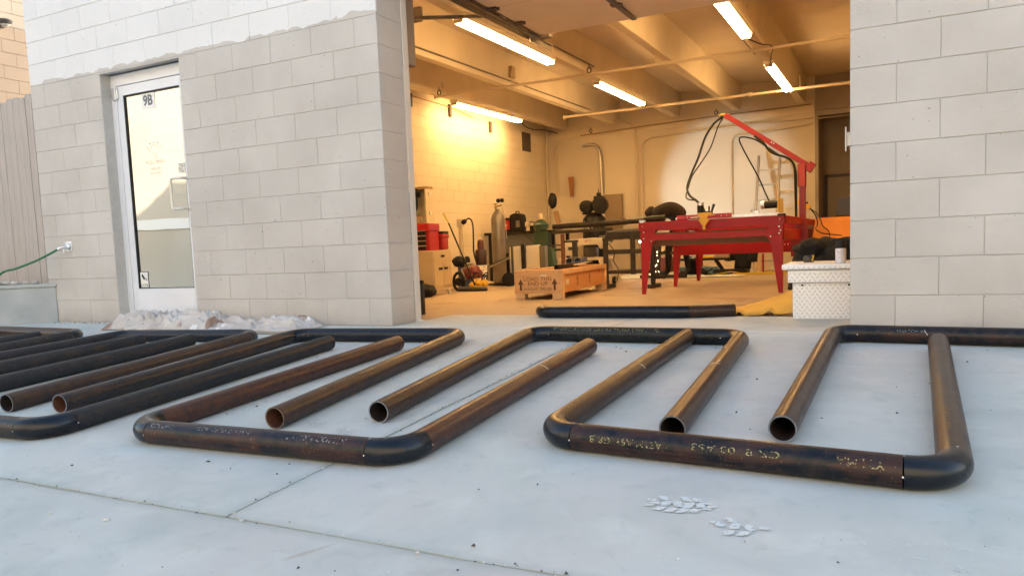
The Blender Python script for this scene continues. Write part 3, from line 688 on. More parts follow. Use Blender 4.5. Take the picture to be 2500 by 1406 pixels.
# the half frame lying just inside the bay
t = thing('welded_pipe_frame', 'short pipe piece with elbows lying across the bay threshold by the yellow blanket', 'welded frame', (1.5, .68, 0), 'welded pipe frames laid out on the driveway')
z = RO
A_, B_ = Vector((.985,.655,z)), Vector((1.925,.690,z))
MB().pipe([A_, (A_+B_)/2, B_], RO, WT).build('crossbar', [pmat(.0, 'x', scale_c=(.007,.010,.018), rust_c=(.008,.012,.018), rough=.28), PIN, RIM], t)
MB().pipe([A_, A_+Vector((-.035,.004,0)), A_+Vector((-.075,.030,0)), A_+Vector((-.105,.070,0)), A_+Vector((-.114,.115,0))], RO*1.012, WT, open_b=True).build('elbow', [ELBOW, PIN, RIMR], t)
MB().pipe([B_, B_+Vector((.03,.003,0)), B_+Vector((.06,.012,0)), B_+Vector((.09,.026,0))], RO*1.012, WT).build('elbow', [ELBOW, PIN, RIMR], t)
MB().pipe([B_+Vector((.092,.027,0)), B_+Vector((.24,.10,0)), B_+Vector((.385,.17,0))], RO, WT, open_b=True).build('leg', [pmat(.8, 'x', **BROWN), PIN, RIM], t)
tack(t, B_, Vector((1,0,0)), 20)

# ================================================================ small things on the concrete
# boot prints in pale dust (each a thin patch of dust on the slab)
DUST = worn('pale dust print', (.62,.66,.65), 0, .34)
DUST2 = worn('faint dust print', (.56,.60,.59), 0, .42)
def foot_print(cx, cy, ang, L_, W_, m, label, grp, seed):
    rr = random.Random(seed)
    b = MB(); Mx = Matrix.Rotation(R(ang), 2)
    def blob(px, py, rx, ry, rot=0):
        n = 9; poly = []
        for i in range(n):
            a = 2*PI*i/n; k = 1+rr.uniform(-.18, .18)
            q = Vector((rx*math.cos(a)*k, ry*math.sin(a)*k)); q.rotate(Matrix.Rotation(rot, 2)); q += Vector((px, py)); q.rotate(Mx)
            poly.append((cx+q.x, cy+q.y, gz(cy+q.y)+.0035))
        b.add(poly, [tuple(range(n))])
    def tread(px, py, lx, ly, sh):
        """one tread block: an irregular slanted bar"""
        ps = [(-.95,-.85),(-.2,-1.0),(.55,-.95),(1,-.6),(.92,.15),(.95,.85),(.2,1.0),(-.5,.95),(-1,.6),(-.9,-.1)]
        poly = []
        for a_, c_ in ps:
            q = Vector((px+lx*a_*(1+rr.uniform(-.10,.10))+sh*c_*ly, py+ly*c_*(1+rr.uniform(-.2,.2)))); q.rotate(Mx)
            poly.append((cx+q.x, cy+q.y, gz(cy+q.y)+.0035))
        b.add(poly, [tuple(range(len(poly)))])
    rows = 6 if L_ > .15 else 4
    for i in range(rows):
        u_ = (i/(rows-1)-.5)*2; px = u_*L_*.5*.88; hw = W_*.5*math.sqrt(max(.12, 1-(u_*.9)**2)); lx = L_/rows*.455
        tread(px+.006, rr.uniform(-.002,.002), lx*.98, hw*.35, .25*(1 if i % 2 else -1))
        for v_ in (-1, 1):
            if rr.random() < .12: continue
            tread(px-.006, v_*hw*.70, lx*1.0, hw*.27, -.5*v_)
    o = b.build('boot_print', m, None); tag(o, label, 'boot print', grp, None); return o
foot_print(2.80, -2.636, 6, .165, .115, DUST, 'white dust print of a boot sole in the lower right foreground', 'boot prints on the concrete', 1)
foot_print(2.963, -2.726, 8, .115, .105, DUST, 'white dust print of a boot heel, nearer the camera than the sole print', 'boot prints on the concrete', 2)
foot_print(1.262, -2.262, -38, .12, .075, DUST2, 'faint dust print of a boot toe between the two open legs at centre', 'boot prints on the concrete', 3)
foot_print(1.45, -2.318, -38, .11, .07, DUST2, 'faint dust print of a boot heel under the open pipe at centre', 'boot prints on the concrete', 4)
foot_print(3.66, -2.02, 60, .10, .07, DUST2, 'faint dust print outside the right leg of the nearest frame', 'boot prints on the concrete', 5)
# scuffs at the right
sc_ = MB(); rr = random.Random(5)
for i in range(26):
    x = 3.12+rr.random()*.32; y = -2.79+rr.random()*.11-.0*(x-3.1); a = rr.uniform(-.5, -.2); l = rr.uniform(.004, .022); w_ = rr.uniform(.0007, .002)
    d = Vector((math.cos(a), math.sin(a))); n_ = Vector((-d.y, d.x))
    ps = [Vector((x, y))+d*l*s1+n_*w_*s2 for s1, s2 in ((-1,0),(0,-1),(1,0),(0,1))]
    sc_.add([(q.x, q.y, gz(q.y)+.003) for q in ps], [(0,1,2,3)])
tag(sc_.build('scuff_marks', DUST), kind='stuff')
# pebbles
PEB = mat('pebble', (.45,.44,.42), .8, c2=(.62,.60,.57), nscale=60)
for i, (x, y, s_, lab) in enumerate([(1.112,-3.225,.0055,'small grey pebble on the concrete in the lower left corner'), (1.333,-3.205,.0085,'pale flat pebble, largest on the lower left slab'),
        (1.722,-3.085,.0055,'reddish pebble at the crossing of the slab joints'), (2.29,-3.09,.005,'tan pebble beyond the slab joint at bottom centre'), (1.12,-2.62,.004,'tiny pebble between the lower left pipe frames'), (2.985,-2.80,.004,'white paint chip beside the boot heel print')]):
    o = bpy.data.objects.new('pebble', rock_mesh('pebble', 20+i, PEB, (1.3,.9,.55), 6)); COL.objects.link(o); o.scale = (s_,)*3; o.location = (x, y, gz(y)+s_*.4); o.rotation_euler = (0, 0, i)
    tag(o, lab, 'pebble', 'pebbles scattered on the concrete')
# grit: dark and pale crumbs strewn about, uncountable
gr = MB(); gw = MB(); rr = random.Random(9)
def crumb(b, x, y, s_):
    z = gz(y)+.001; a = rr.uniform(0, 6)
    ps = [(x+s_*math.cos(a+i*2.1)*rr.uniform(.6,1.3), y+s_*math.sin(a+i*2.1)*rr.uniform(.6,1.3), z) for i in range(3)]
    b.add(ps+[(x, y, z+s_*.9)], [(0,1,3),(1,2,3),(2,0,3),(0,2,1)])
for i in range(900):
    x = rr.uniform(-3.5, 4.5); y = rr.uniform(-3.6, .2)
    if i % 4 == 0: x = 1.648+rr.uniform(-.012,.012); y = rr.uniform(-3.07,-.2)
    elif i % 4 == 1: y = -3.075+rr.uniform(-.012,.012)
    crumb(gr if rr.random() < .6 else gw, x, y, rr.choice([.0015,.002,.002,.003,.0045]))
for i in range(110): crumb(gr if i % 3 else gw, rr.uniform(-1.5,4.2), rr.uniform(-3.5,-.3), rr.choice([.004,.005,.006,.0075]))
for i in range(60): crumb(gr, rr.uniform(-3.9,-3.0), rr.uniform(-.12,-.01), rr.choice([.003,.005,.007]))
tag(gr.build('dark_grit', mat('dark grit', (.07,.065,.06), .9)), kind='stuff'); tag(gw.build('pale_grit', mat('pale grit', (.6,.6,.58), .9)), kind='stuff')
# dried leaf wisp
lf = MB()
for a in range(5): lf.add([(1.205+.012*math.cos(a*1.3), -2.745+.008*math.sin(a*1.3), gz(-2.745)+.003),(1.205+.003*a, -2.747, gz(-2.747)+.008),(1.212, -2.75+.003*a, gz(-2.75)+.003)], [(0,1,2)])
tag(lf.build('dry_leaf', mat('dry leaf', (.10,.085,.065), .9)), 'crumpled dry leaf scrap in front of the left elbow at lower centre', 'leaf')

# crumpled canvas drop cloth in front of the entry door
def cloth(x0, x1, y0, y1, h, seed, nx, ny, zf, fade=1.0, amp=1.0, freq=3.0):
    vs = []; fs = []
    for j in range(ny+1):
        for i in range(nx+1):
            u_ = i/nx; v_ = j/ny
            x = x0+(x1-x0)*u_; y = y0+(y1-y0)*v_
            ex = .05*noise.noise(Vector((u_*7+seed, v_*3, 0))); ey = .05*noise.noise(Vector((u_*9, v_*3+seed, 4)))
            x += ex; y += ey*(1 if j < ny*.8 else .2)
            p = Vector((x*freq*.9, y*freq*2.3, seed))
            w_ = p+Vector((noise.noise(p*1.3), noise.noise(p*1.3+Vector((7,7,7))), 0))*.9
            r1 = math.exp(-(noise.noise(w_)*3.2)**2); r2 = math.exp(-(noise.noise(w_*1.9+Vector((3,1,0)))*3.4)**2); r3 = math.exp(-(noise.noise(w_*3.6)*3)**2)
            e = min(1, min(u_, 1-u_)*9)*min(1, min(v_, 1-v_)*5+.0)
            z = h*(.34*r1+.24*r2+.10*r3+.06*math.exp(-(noise.noise(w_*7.5)*3)**2)+.03)*amp*e**.6*fade
            vs.append((x, y, zf(y)+.004+max(0, z)))
    for j in range(ny):
        for i in range(nx): a = j*(nx+1)+i; fs.append((a, a+1, a+nx+2, a+nx+1))
    return vs, fs
CLOTH = mat('paint spattered canvas', (.46,.42,.385), .85, c2=(.60,.57,.54), nscale=5, namt=.5, bump=.004, bscale=28,
            spots=[(3.2, .62, (.30,.20,.15)), (7.0, .66, (.76,.77,.78)), (30, .70, (.20,.165,.145))])
vs, fs = cloth(-2.76, -1.50, -.40, -.035, .19, 2.0, 130, 50, gz)
b = MB().add(vs, fs, 0, True)
vs, fs = cloth(-1.72, -.58, -.40, -.05, .13, 5.0, 130, 50, gz)
b.add(vs, fs, 0, True)
o = b.build('drop_cloth', CLOTH, sharp=180); so = o.modifiers.new('thick', 'SOLIDIFY'); so.thickness = .003
tag(o, 'crumpled paint spattered canvas drop cloth heaped in front of the entry door', 'drop cloth')
tag(MB().bar((-1.0,-.44,gz(-.44)+.012), (-.56,-.40,gz(-.4)+.012), .035, .018).build('wood_stick', wood('grey stick', (.28,.24,.20), (.36,.32,.28), stretch=(1,9,9)), bevel=.003), 'weathered wooden stick poking out from under the drop cloth', 'stick')

# ================================================================ the room inside
YB = 11.8; XL = -3.89
room = MB()
room.box(XL-.16, XL-.004, TH, YB+2.2, -.4, 4.1)
rw = tag(room.build('left_room_wall', INTJ), kind='structure')
rnd2 = random.Random(8)
for k in range(0, 16):
    z = k*BH
    j0 = 5.0 if k < 16 else 0
    y = .3+(BH if k % 2 else 0)
    while y < YB:
        if y > 5.2:
            y1 = min(y+BL, YB+.0)
            o = inst('block', blk(y1-y, BH, .02, INT, gap=.0022, bv=.0022), rw, (XL+.0009+rnd2.random()*.0012, (y+y1)/2, z+BH/2), (rnd2.uniform(-.002,.002), 0, R(90)+rnd2.uniform(-.002,.002)))
        y += BL
MB().box(XL, XL+.003, TH, 5.2, -.3, 4.0).box(XL, XL+.003, 5.2, YB, -.3, .0).box(XL, XL+.002, 5.2, YB, 16*BH, 4.0).build('plain_wall', INT, rw)
bw_ = MB().box(XL, 1.955, YB, YB+.20, -.3, 4.1)
back = tag(bw_.build('back_room_wall', mat('back wall paint', (.60,.53,.42), .65, c2=(.65,.58,.47), nscale=.9, bump=.0015, bscale=40)), kind='structure')
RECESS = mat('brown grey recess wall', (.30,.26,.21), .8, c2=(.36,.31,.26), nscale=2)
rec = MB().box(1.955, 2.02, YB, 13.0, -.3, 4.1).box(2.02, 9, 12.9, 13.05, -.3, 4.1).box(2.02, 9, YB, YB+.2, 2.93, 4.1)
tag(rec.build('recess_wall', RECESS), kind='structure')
tag(MB().box(8.9, 9.0, TH, 13, -.3, 4.1).box(3.10, 8.9, TH-.003, TH+.01, -.2, 4.1).box(-3.9, -.03, TH-.003, TH+.003, 0, 4.1).build('right_room_wall', INT), kind='structure')
cl_ = MB()
cl_.add([(XL,.0,rz(0,3.5)),(9,.0,rz(0,3.5)),(9,13.2,rz(13.2,3.5)),(XL,13.2,rz(13.2,3.5)),(XL,.0,4.1),(9,.0,4.1),(9,13.2,4.1),(XL,13.2,4.1)], [(0,1,2,3),(4,7,6,5)])
ceil_ = tag(cl_.build('ceiling', CEIL), kind='structure')
for xc in (-3.46,-2.24,-.84,.43,1.70,2.97,4.24,5.51):
    b = MB(); y0, y1 = TH+.01, 12.895
    vs = [(xc-.07,y0,rz(y0)),(xc+.07,y0,rz(y0)),(xc+.115,y0,rz(y0,3.53)),(xc-.115,y0,rz(y0,3.53))]
    vs += [(x, y1, z-rz(y0)+rz(y1)) for x, y, z in vs]
    b.add(vs, [(3,2,1,0),(4,5,6,7),(0,1,5,4),(1,2,6,5),(2,3,7,6),(3,0,4,7)])
    # closer to the slab the stem flares
    b.build('beam', BEAM, ceil_, bevel=.012)
# ledge band at the top of the back wall
MB().box(XL+.004, 1.95, YB-.035, YB, rz(YB,2.78), rz(YB,3.0)-.04).build('bond_beam', BEAM, back, bevel=.004)

# ---------------------------------------------------------------- fluorescent lights
HOUS = mat('white lamp housing', (.74,.68,.56), .4)
END = mat('lamp socket', (.55,.45,.3), .5)
def fluor(x, y0, y1, label, dz=0):
    z = rz((y0+y1)/2)-.003+dz
    t = thing('fluorescent_light', label, 'light', (x, (y0+y1)/2, z), 'twin tube fluorescent lights under the beams')
    L_ = y1-y0; dzz = S_ROOF*L_/2
    b = MB(); b.bar((x,y0,z-.028-dzz), (x,y1,z-.028+dzz), .15, .05); b.build('housing', HOUS, t, bevel=.003)
    for h0, h1 in ((0, .5), (.5, 1)):
        for sx in (-.036, .036):
            a = Vector((x+sx, y0+L_*h0+.03, z-.078-dzz+S_ROOF*L_*h0)); c = Vector((x+sx, y0+L_*h1-.03, z-.078-dzz+S_ROOF*L_*h1))
            MB().tube([a, c], .023, 10).build('tube', TUBEM, t)
        for yy in (h0, h1):
            yv = y0+L_*yy+(.015 if yy == h0 else -.015)
            MB().box(x-.055, x+.055, yv-.012, yv+.012, z-.095-dzz+S_ROOF*L_*yy, z-.05-dzz+S_ROOF*L_*yy).build('socket', END, t)
    return t
fluor(-.84, 2.60, 5.06, 'long fluorescent light left of the open roll up door track, nearest the camera')
fluor(-3.45, 6.83, 9.42, 'fluorescent light beside the left wall above the bright patch')
fluor(-.82, 6.78, 9.22, 'fluorescent light in the middle of the ceiling between the two sprinkler pipes')
fluor(1.70, 2.80, 5.28, 'fluorescent light at the top right, partly hidden by the open door panel')
fluor(1.70, 7.22, 9.66, 'fluorescent light at the right, just in front of the far sprinkler pipe')
fluor(-2.26, .60, 3.04, 'added fluorescent light behind the front wall, unseen, brightening the bay floor', .08)  # unseen fixture added to brighten the floor near the threshold
fluor(4.4, 3.0, 5.44, 'fluorescent light on the right side of the room, hidden behind the right wall')

# ---------------------------------------------------------------- pipes and conduits under the ceiling
def line_thing(name, label, cat, pts, r, m, rings=(), n=10, smooth=0, group=None):
    t = thing(name, label, cat, pts[0], group)
    MB().tube(smooth_path(pts, smooth) if smooth else pts, r, n).build('tube', m, t)
    for c in rings:
        MB().lathe([(r*1.6,-.02),(r*1.6,.02)], c, 12, M=Matrix.Rotation(R(90), 3, 'Y')).build('coupling', m, t)
    return t
sp1 = line_thing('sprinkler_pipe', 'nearer sprinkler pipe crossing under the ceiling beams', 'pipe', [(-3.36,6.10,3.035),(2.95,6.10,3.035)], .021, CREAMPIPE, [(-3.35,6.10,3.035)])
sp2 = line_thing('sprinkler_pipe', 'farther sprinkler pipe crossing below the beams in front of the back wall', 'pipe', [(-2.55,9.62,3.105),(2.85,9.62,3.105)], .026, CREAMPIPE, [(-2.54,9.62,3.105),(1.05,9.62,3.105),(2.70,9.62,3.105)])
for t_, xs_, y, z in ((sp1, (-1.95, -3.2, .33), 6.10, 3.035), (sp2, (-2.3,1.9), 9.62, 3.105)):
    for x in xs_:
        MB().tube([(x,y,z),(x-.015,y,z+.22)], .009, 6).build('hanger', CREAMPIPE, t_)
RING = mat('dark pipe ring', (.04,.03,.025), .6)
def eye(x, y, z, lab):
    o = MB().tube([(x+.032*math.cos(a*PI/6), y, z+.045+.04*math.sin(a*PI/6)) for a in range(12)], .010, 6, closed=True).tube([(x,y,z+.085),(x,y,z+.13)], .006, 6).build('ring_hanger', RING)
    tag(o, lab, 'pipe hanger', 'ring hangers under the ceiling')
eye(-3.28, 6.10, 3.05, 'ring hanger at the left end of the nearer sprinkler pipe'); eye(-.68, 6.10, 3.05, 'ring hanger halfway along the nearer sprinkler pipe')
eye(-2.72, 11.55, 3.04, 'ring hanger high on the back wall at the left'); eye(.06, 11.55, 3.13, 'ring hanger high on the back wall behind the boom tip')
line_thing('wall_pipe', 'thin pipe along the top of the back wall', 'pipe', [(-3.0,11.62,3.015),(-1.2,11.62,3.085),(.3,11.62,3.12),(1.9,11.62,3.14)], .013, mat('brown painted pipe', (.30,.21,.12), .5))
line_thing('beam_conduit', 'thin conduit clipped along the lower edge of the left beam', 'conduit', [(-2.150,1.5,3.105),(-2.150,9.9,rz(9.9,3.085)),(-2.3,11.3,rz(11.3,3.08))], .012, DKTRACK)
line_thing('beam_conduit', 'thin conduit clipped beside the door track on the middle beam', 'conduit', [(-.748,1.2,rz(1.2,3.12)),(-.748,6.5,rz(6.5,3.12))], .010, DKTRACK)
line_thing('ceiling_conduit', 'thin conduit on the ceiling left of the right hand light', 'conduit', [(1.555,2.5,rz(2.5,3.04)),(1.555,6.9,rz(6.9,3.04))], .009, DKTRACK)
line_thing('ceiling_cable', 'dark cable hanging between the two right hand lights', 'cable', smooth_path([(1.72,5.28,2.99),(1.82,5.6,2.985),(1.90,6.1,3.05),(1.80,6.7,3.06),(1.72,7.22,3.04)]), .008, DKMET)
line_thing('wall_cable', 'dark cable sagging from the left light towards the corner', 'cable', smooth_path([(-3.5,9.45,3.13),(-3.6,10.0,3.08),(-3.70,10.6,3.10),(-3.75,11.3,3.18),(-3.6,11.7,3.14)]), .012, DKMET)
line_thing('wall_cable', 'thin orange cable along the top of the left wall', 'cable', smooth_path([(-3.86,5.5,3.15),(-3.86,6.3,3.13),(-3.86,7.4,3.12),(-3.84,8.2,3.05)]), .008, mat('orange cable', (.5,.22,.06), .5))
line_thing('wall_conduit', 'vertical conduit down the left end of the back wall', 'conduit', [(-3.845,11.6,3.25),(-3.845,11.6,1.12)], .022, CREAMPIPE)
line_thing('wall_conduit', 'pair of bent conduits beside the left corner of the back wall', 'conduit', smooth_path([(-3.66,11.73,1.70),(-3.70,11.73,2.25),(-3.715,11.73,2.66),(-3.68,11.73,2.83),(-3.60,11.73,2.86)]), .016, CREAMPIPE)
line_thing('wall_conduit', 'thin straight conduit right beside the bent pair in the left corner', 'conduit', [(-3.60,11.75,1.70),(-3.65,11.75,2.3),(-3.655,11.75,2.75)], .011, CREAMPIPE)
line_thing('gas_pipe', 'thick bent galvanised pipe on the back wall above the compressor', 'pipe', smooth_path([(-2.98,11.72,2.80),(-2.80,11.72,2.815),(-2.68,11.72,2.78),(-2.605,11.72,2.68),(-2.58,11.72,2.54),(-2.565,11.72,2.2),(-2.55,11.72,1.65)]), .034, STEELG)
line_thing('wall_conduit', 'straight vertical conduit in the middle of the back wall', 'conduit', smooth_path([(-1.742,11.74,.0),(-1.745,11.74,1.5),(-1.75,11.74,2.95),(-1.78,11.74,3.08),(-1.95,11.70,3.2),(-2.3,11.5,3.28)]), .017, CREAMPIPE)
line_thing('wall_conduit', 'conduit that arches right and runs along the top of the back wall', 'conduit', smooth_path([(-1.64,11.74,.0),(-1.632,11.74,1.8),(-1.625,11.74,2.5),(-1.595,11.74,2.70),(-1.50,11.74,2.80),(-1.30,11.74,2.835),(-.4,11.74,2.86),(.86,11.74,2.89),(1.93,11.74,2.90)]), .019, CREAMPIPE)
line_thing('wall_conduit', 'right hand conduit rising behind the red table and bending right', 'conduit', smooth_path([(.325,11.74,.9),(.32,11.74,1.7),(.325,11.74,2.48),(.355,11.74,2.62),(.45,11.74,2.675),(.95,11.74,2.70),(1.93,11.74,2.79)]), .017, CREAMPIPE)
CLIP = mat('dark bracket', (.07,.06,.05), .6)
for y, z, lab in ((6.12,3.12,'dark bracket on the left wall next to the jamb'), (7.38,3.12,'dark bracket under the near end of the left wall light'), (8.92,3.02,'dark bracket under the far half of the left wall light')):
    tag(MB().box(XL+.004, XL+.05, y-.035, y+.035, z-.17, z+.05).build('wall_bracket', CLIP, bevel=.004), lab, 'bracket', 'brackets on the left wall')
vt = thing('wall_vent', 'square dark louvred vent high on the left wall', 'vent', (XL, 10.60, 2.85))
MB().box(XL+.0, XL+.02, 10.40, 10.80, 2.65, 3.05).build('backing', mat('vent dark', (.06,.045,.035), .8), vt)
for i in range(9): MB().box(XL+.02, XL+.032, 10.41, 10.79, 2.665+i*.043, 2.684+i*.043).build('slat', mat('vent slat', (.16,.12,.09), .7) if i == 0 else bpy.data.materials['vent slat'], vt)
jb = thing('junction_box', 'small junction box on the face of the left beam', 'junction box', (-2.11, 6.5, 3.3))
MB().box(-2.155, -2.09, 6.40, 6.52, 3.24, 3.42).build('box', mat('box paint', (.42,.31,.18), .5), jb, bevel=.004)
MB().tube([(-2.12,6.5,3.24),(-2.12,6.52,3.13)], .008, 6).build('conduit_stub', CREAMPIPE, jb)
# drip stains on the face of the right beam
ds = MB(); rr = random.Random(4)
for i in range(60):
    y = 2.9+rr.random()**.8*3.4; zz = rz(y)+rr.gauss(.20-.02*(y-2.9), .05); l = rr.uniform(.01, .05); w_ = rr.uniform(.003, .008)
    x = 1.774+.045*(zz-rz(y))/.53
    ds.add([(x+.0015,y-w_,zz),(x+.0015,y+w_,zz),(x+.0015,y+w_*.4,zz-l),(x+.0015,y-w_*.4,zz-l)], [(0,1,2,3)])
tag(ds.build('drip_stains', mat('tar stain', (.05,.03,.02), .8)), kind='stuff')

# ---------------------------------------------------------------- sectional overhead door, rolled up
gd = thing('garage_door', 'sectional overhead door rolled up under the ceiling of the bay', 'garage door', (1.5, 1.8, 2.8))
PAN = mat('beige door panel', (.74,.68,.61), .5, c2=(.78,.72,.65), nscale=3)
ys = [(2.522,3.085),(1.952,2.502),(1.382,1.932),(.812,1.362)]
MB().box(-.09, 3.19, .82, 3.07, 2.83, 2.835).build('gap_shade_sheet', mat('panel shadow gap', (.10,.08,.07), .7), gd)  # dark sheet puts the shade of the panel gaps into colour
for y0, y1 in ys: MB().box(-.10, 3.20, y0, y1, rz(y0,2.765), rz(y0,2.765)+.032).build('panel', PAN, gd, bevel=.004)
SEAM = mat('painted seam shade', (.10,.08,.065), .7)
for y in (2.512, 1.942, 1.372): MB().box(-.095, 3.195, y-.011, y+.011, rz(y,2.765)-.0025, rz(y,2.765)+.004).build('seam_shade_strip', SEAM, gd)  # strips coloured dark to stand for shade between the panels
STR = mat('dark steel strut', (.13,.11,.10), .45, .6)
for x in (.955, 2.1): 
    MB().bar((x,.85,2.765+.004), (x,3.08,2.765+.045), .055, .03).build('strut', STR, gd, bevel=.003)
for x in (-.07, .955, 2.1):
    for y in (2.51, 1.94): MB().box(x-.05, x+.05, y-.04, y+.04, 2.752+S_ROOF*y-.012, 2.765+S_ROOF*y).box(x-.012, x+.012, y-.05, y+.05, 2.735+S_ROOF*y, 2.753+S_ROOF*y).build('hinge', STR, gd)
for i, (x, w_) in enumerate(((-.165,.045),(-.235,.028))):
    b = MB(); b.bar((x,.45,2.80), (x,3.72 if i else 3.35,2.86), w_, .012).bar((x-w_/2,.45,2.79-.02*i), (x-w_/2,3.72 if i else 3.3,2.85-.02*i), .006, .06)
    b.build('track', DKTRACK if i == 0 else STEELG, gd)
MB().tube([(-.06,.6,2.72),(-.12,3.4,2.78)], .010, 8).build('spring_cable', STR, gd)
MB().box(-.20, .0, 3.08, 3.20, 2.79, 2.86).box(-.20,-.185,3.02,3.26,2.74,2.88).build('end_bracket', STEELG, gd, bevel=.004)
for y in (3.12, 2.3, 1.4): MB().lathe([(.008,-.03),(.03,-.03),(.032,0),(.03,.03),(.008,.03)], (-.15,y,2.80+S_ROOF*y*.5), 12, M=Matrix.Rotation(R(90), 3, 'Y')).build('roller', STEELG, gd)
MB().bar((-1.12,1.9,2.86), (-.23,2.3,2.84), .03, .03).build('brace', DKTRACK, gd)
MB().box(-1.05,-.93,2.02,2.06,2.84,2.98).build('brace_bracket', DKTRACK, gd)
ob = thing('door_chain_box', 'brown steel box with peeling tape on the door jamb', 'box', (-.05, .5, 2.2))
MB().box(-.115, -.022, .40, .52, 1.97, 2.55).build('cover', mat('brown box paint', (.22,.17,.13), .5), ob, bevel=.006)
MB().box(-.085,-.06,.396,.3995,2.15,2.40).build('tape', mat('old tape', (.48,.38,.28), .6), ob)
MB().tube(smooth_path([(-.03,.385,2.50),(-.018,.385,2.2),(-.03,.38,1.6),(-.02,.385,1.0),(-.02,.385,.3)]), .0035, 6).build('pull_cord', BLACKPL, ob)

# ================================================================ red cutting table with boom
T0 = Vector((.79, 3.65, 0)); TA = R(2.6)
TM = Matrix.Translation((T0.x, T0.y, 0)) @ Matrix.Rotation(TA, 4, 'Z')
def tz(y): return -S_IN*(y+3.65)
tb = thing('cutting_table', 'bright red steel cutting table with six tapered legs and a tall red boom', 'cutting table', (1.5, 5.3, -.06))
W_, D_ = 1.505, 3.40
def WR(y): return W_+.062*y
TH_ = .80
z0 = -.045
DKRED = REDP
def leg(x, y, sx, sy, depth):
    """two folded plates meeting at the outer corner; sx, sy point inward"""
    zb = tz(y)
    zt = z0+TH_ if depth < 2 else z0+TH_-.02
    b = MB()
    prof = [(0,zb),(.045,zb),(.125,z0+.555),(.165,z0+.62),(.165,zt),(0,zt)]
    b.prism([(x+sx*p, q) for p, q in prof], 'y', y, y+sy*.006, M=TM)
    prof2 = [(.006,zb),(.045,zb),(.115,z0+.555),(.15,z0+.62),(.15,zt-.002),(.006,zt-.002)]
    b.prism([(y+sy*p, q) for p, q in prof2], 'x', x+sx*.001, x+sx*.006, M=TM)
    return b.build('leg', REDP, tb)
for y in (0, 1.69, D_):
    for x, sx in ((0, 1), (WR(y), -1)): leg(x, y, sx, 1 if y < D_ else -1, 0 if y < 3 else 1)
def tbar(name, x0, x1, y0, y1, za, zb, m=REDP, bev=.002):
    return MB().box(x0, x1, y0, y1, z0+za, z0+zb, M=TM).build(name, m, tb, bevel=bev)
tbar('top_rail', -.02, W_+.02, -.006, .045, .715, .812)      # front
tbar('lower_rail', .04, W_-.04, -.003, .03, .605, .672)
tbar('top_rail', -.02, WR(D_)+.02, D_-.045, D_+.006, .70, .80)
tbar('lower_rail', .04, WR(D_)-.04, D_-.03, D_, .52, .62)
for f_ in (lambda y: 0.0, WR):
    for nm_, za, zb, w_ in (('side_rail', .735, .812, .055), ('lower_side_rail', .56, .68, .012)):
        MB().bar(TM @ Vector((f_(.05), .05, z0+(za+zb)/2)), TM @ Vector((f_(D_-.05), D_-.05, z0+(za+zb)/2)), w_, zb-za).build(nm_, REDP, tb, bevel=.002)
tbar('cross_member', .04, WR(1.69)-.04, 1.675, 1.705, .40, .56)
SLAT = mat('rusty cutting slat', (.16,.08,.05), .7, c2=(.16,.10,.07), nscale=30)
for i in range(15):
    y = .2+i*.215
    b = MB(); n = 12; poly = [(.04+i_*(W_-.08)/n, z0+.55-(.014 if i_ % 2 else 0)) for i_ in range(n+1)]+[(W_-.04, z0+.69), (.04, z0+.69)]
    b.prism(poly, 'y', y, y+.004, M=TM); b.build('slat', SLAT, tb)
BOLT = mat('bolt head', (.62,.58,.55), .3, .9)
for px, pz in ((.035,.70),(.035,.63),(.12,.60),(.02,.765),(W_-.035,.70),(W_-.035,.63),(W_-.12,.60),(W_-.03,.775),(W_-.02,.66)):
    MB().lathe([(.0075,-.006),(.0075,0)], TM @ Vector((px,-.006,z0+pz)), 8, M=Matrix.Rotation(R(90), 3, 'X')).build('bolt', BOLT, tb)
for i in range(4):
    for j in range(2): MB().lathe([(.0085,-.006),(.0085,0)], TM @ Vector((W_-.10+.04*i,1.66,z0+.50+.07*j)), 8, M=Matrix.Rotation(R(90), 3, 'X')).build('bolt', BOLT, tb)
# corner brackets, end caps, linear rails
MB().box(-.01,.05,-.01,.05,z0+.812,z0+.835,M=TM).box(.0,.03,-.012,.0,z0+.805,z0+.825,M=TM).build('corner_bracket', ALU, tb)
MB().box(W_-.05,W_+.03,-.012,.05,z0+.812,z0+.83,M=TM).build('corner_bracket', BLACKPL, tb)
# boom: post with gusset plates and sloping arm
px, py = 2.335, 5.30
b = MB(); b.bar((px,py,-.06+.30), (px+.005,py,1.22), .07, .07, up=(0,1,0)); b.build('post', mat('post red', (.20,.008,.014), .42), tb, bevel=.004)
b = MB()
b.prism([(px-.13,.30),(px+.07,.30),(px+.07,.62),(px+.03,.74),(px-.03,.74),(px-.13,.60)], 'y', py-.055, py-.045); b.build('gusset_plate', bpy.data.materials['post red'], tb, bevel=.002)
b = MB(); b.box(px-.045,px+.045,py-.045,py-.039,1.15,1.42).box(px-.045,px-.039,py-.045,py+.045,1.15,1.42).box(px+.039,px+.045,py-.045,py+.045,1.15,1.42).box(px-.045,px+.045,py+.039,py+.045,1.15,1.42)
b.build('arm_fork', mat('orange red inside', (.36,.03,.015), .4), tb)
b = MB(); b.bar((2.43,5.3,1.375), (1.43,5.26,2.098), .062, .062); b.bar((2.40,5.3,1.395),(2.46,5.3,1.352),.09,.12); b.build('arm', mat('arm red', (.30,.010,.010), .42), tb, bevel=.004)
for c in ((1.99,5.235,1.705),(2.015,5.235,1.69)): MB().lathe([(.009,-.01),(.009,0)], c, 8, M=Matrix.Rotation(R(90), 3, 'X')).build('bolt', BOLT, tb)
MB().tube([(1.45,5.26,2.09),(1.40,5.26,2.105),(1.36,5.26,2.10)], .022, 10).build('arm_tip', mat('brass fitting', (.62,.45,.18), .35, .7), tb)
CABLE = mat('black cable', (.009,.010,.008), .55, spec=.3)
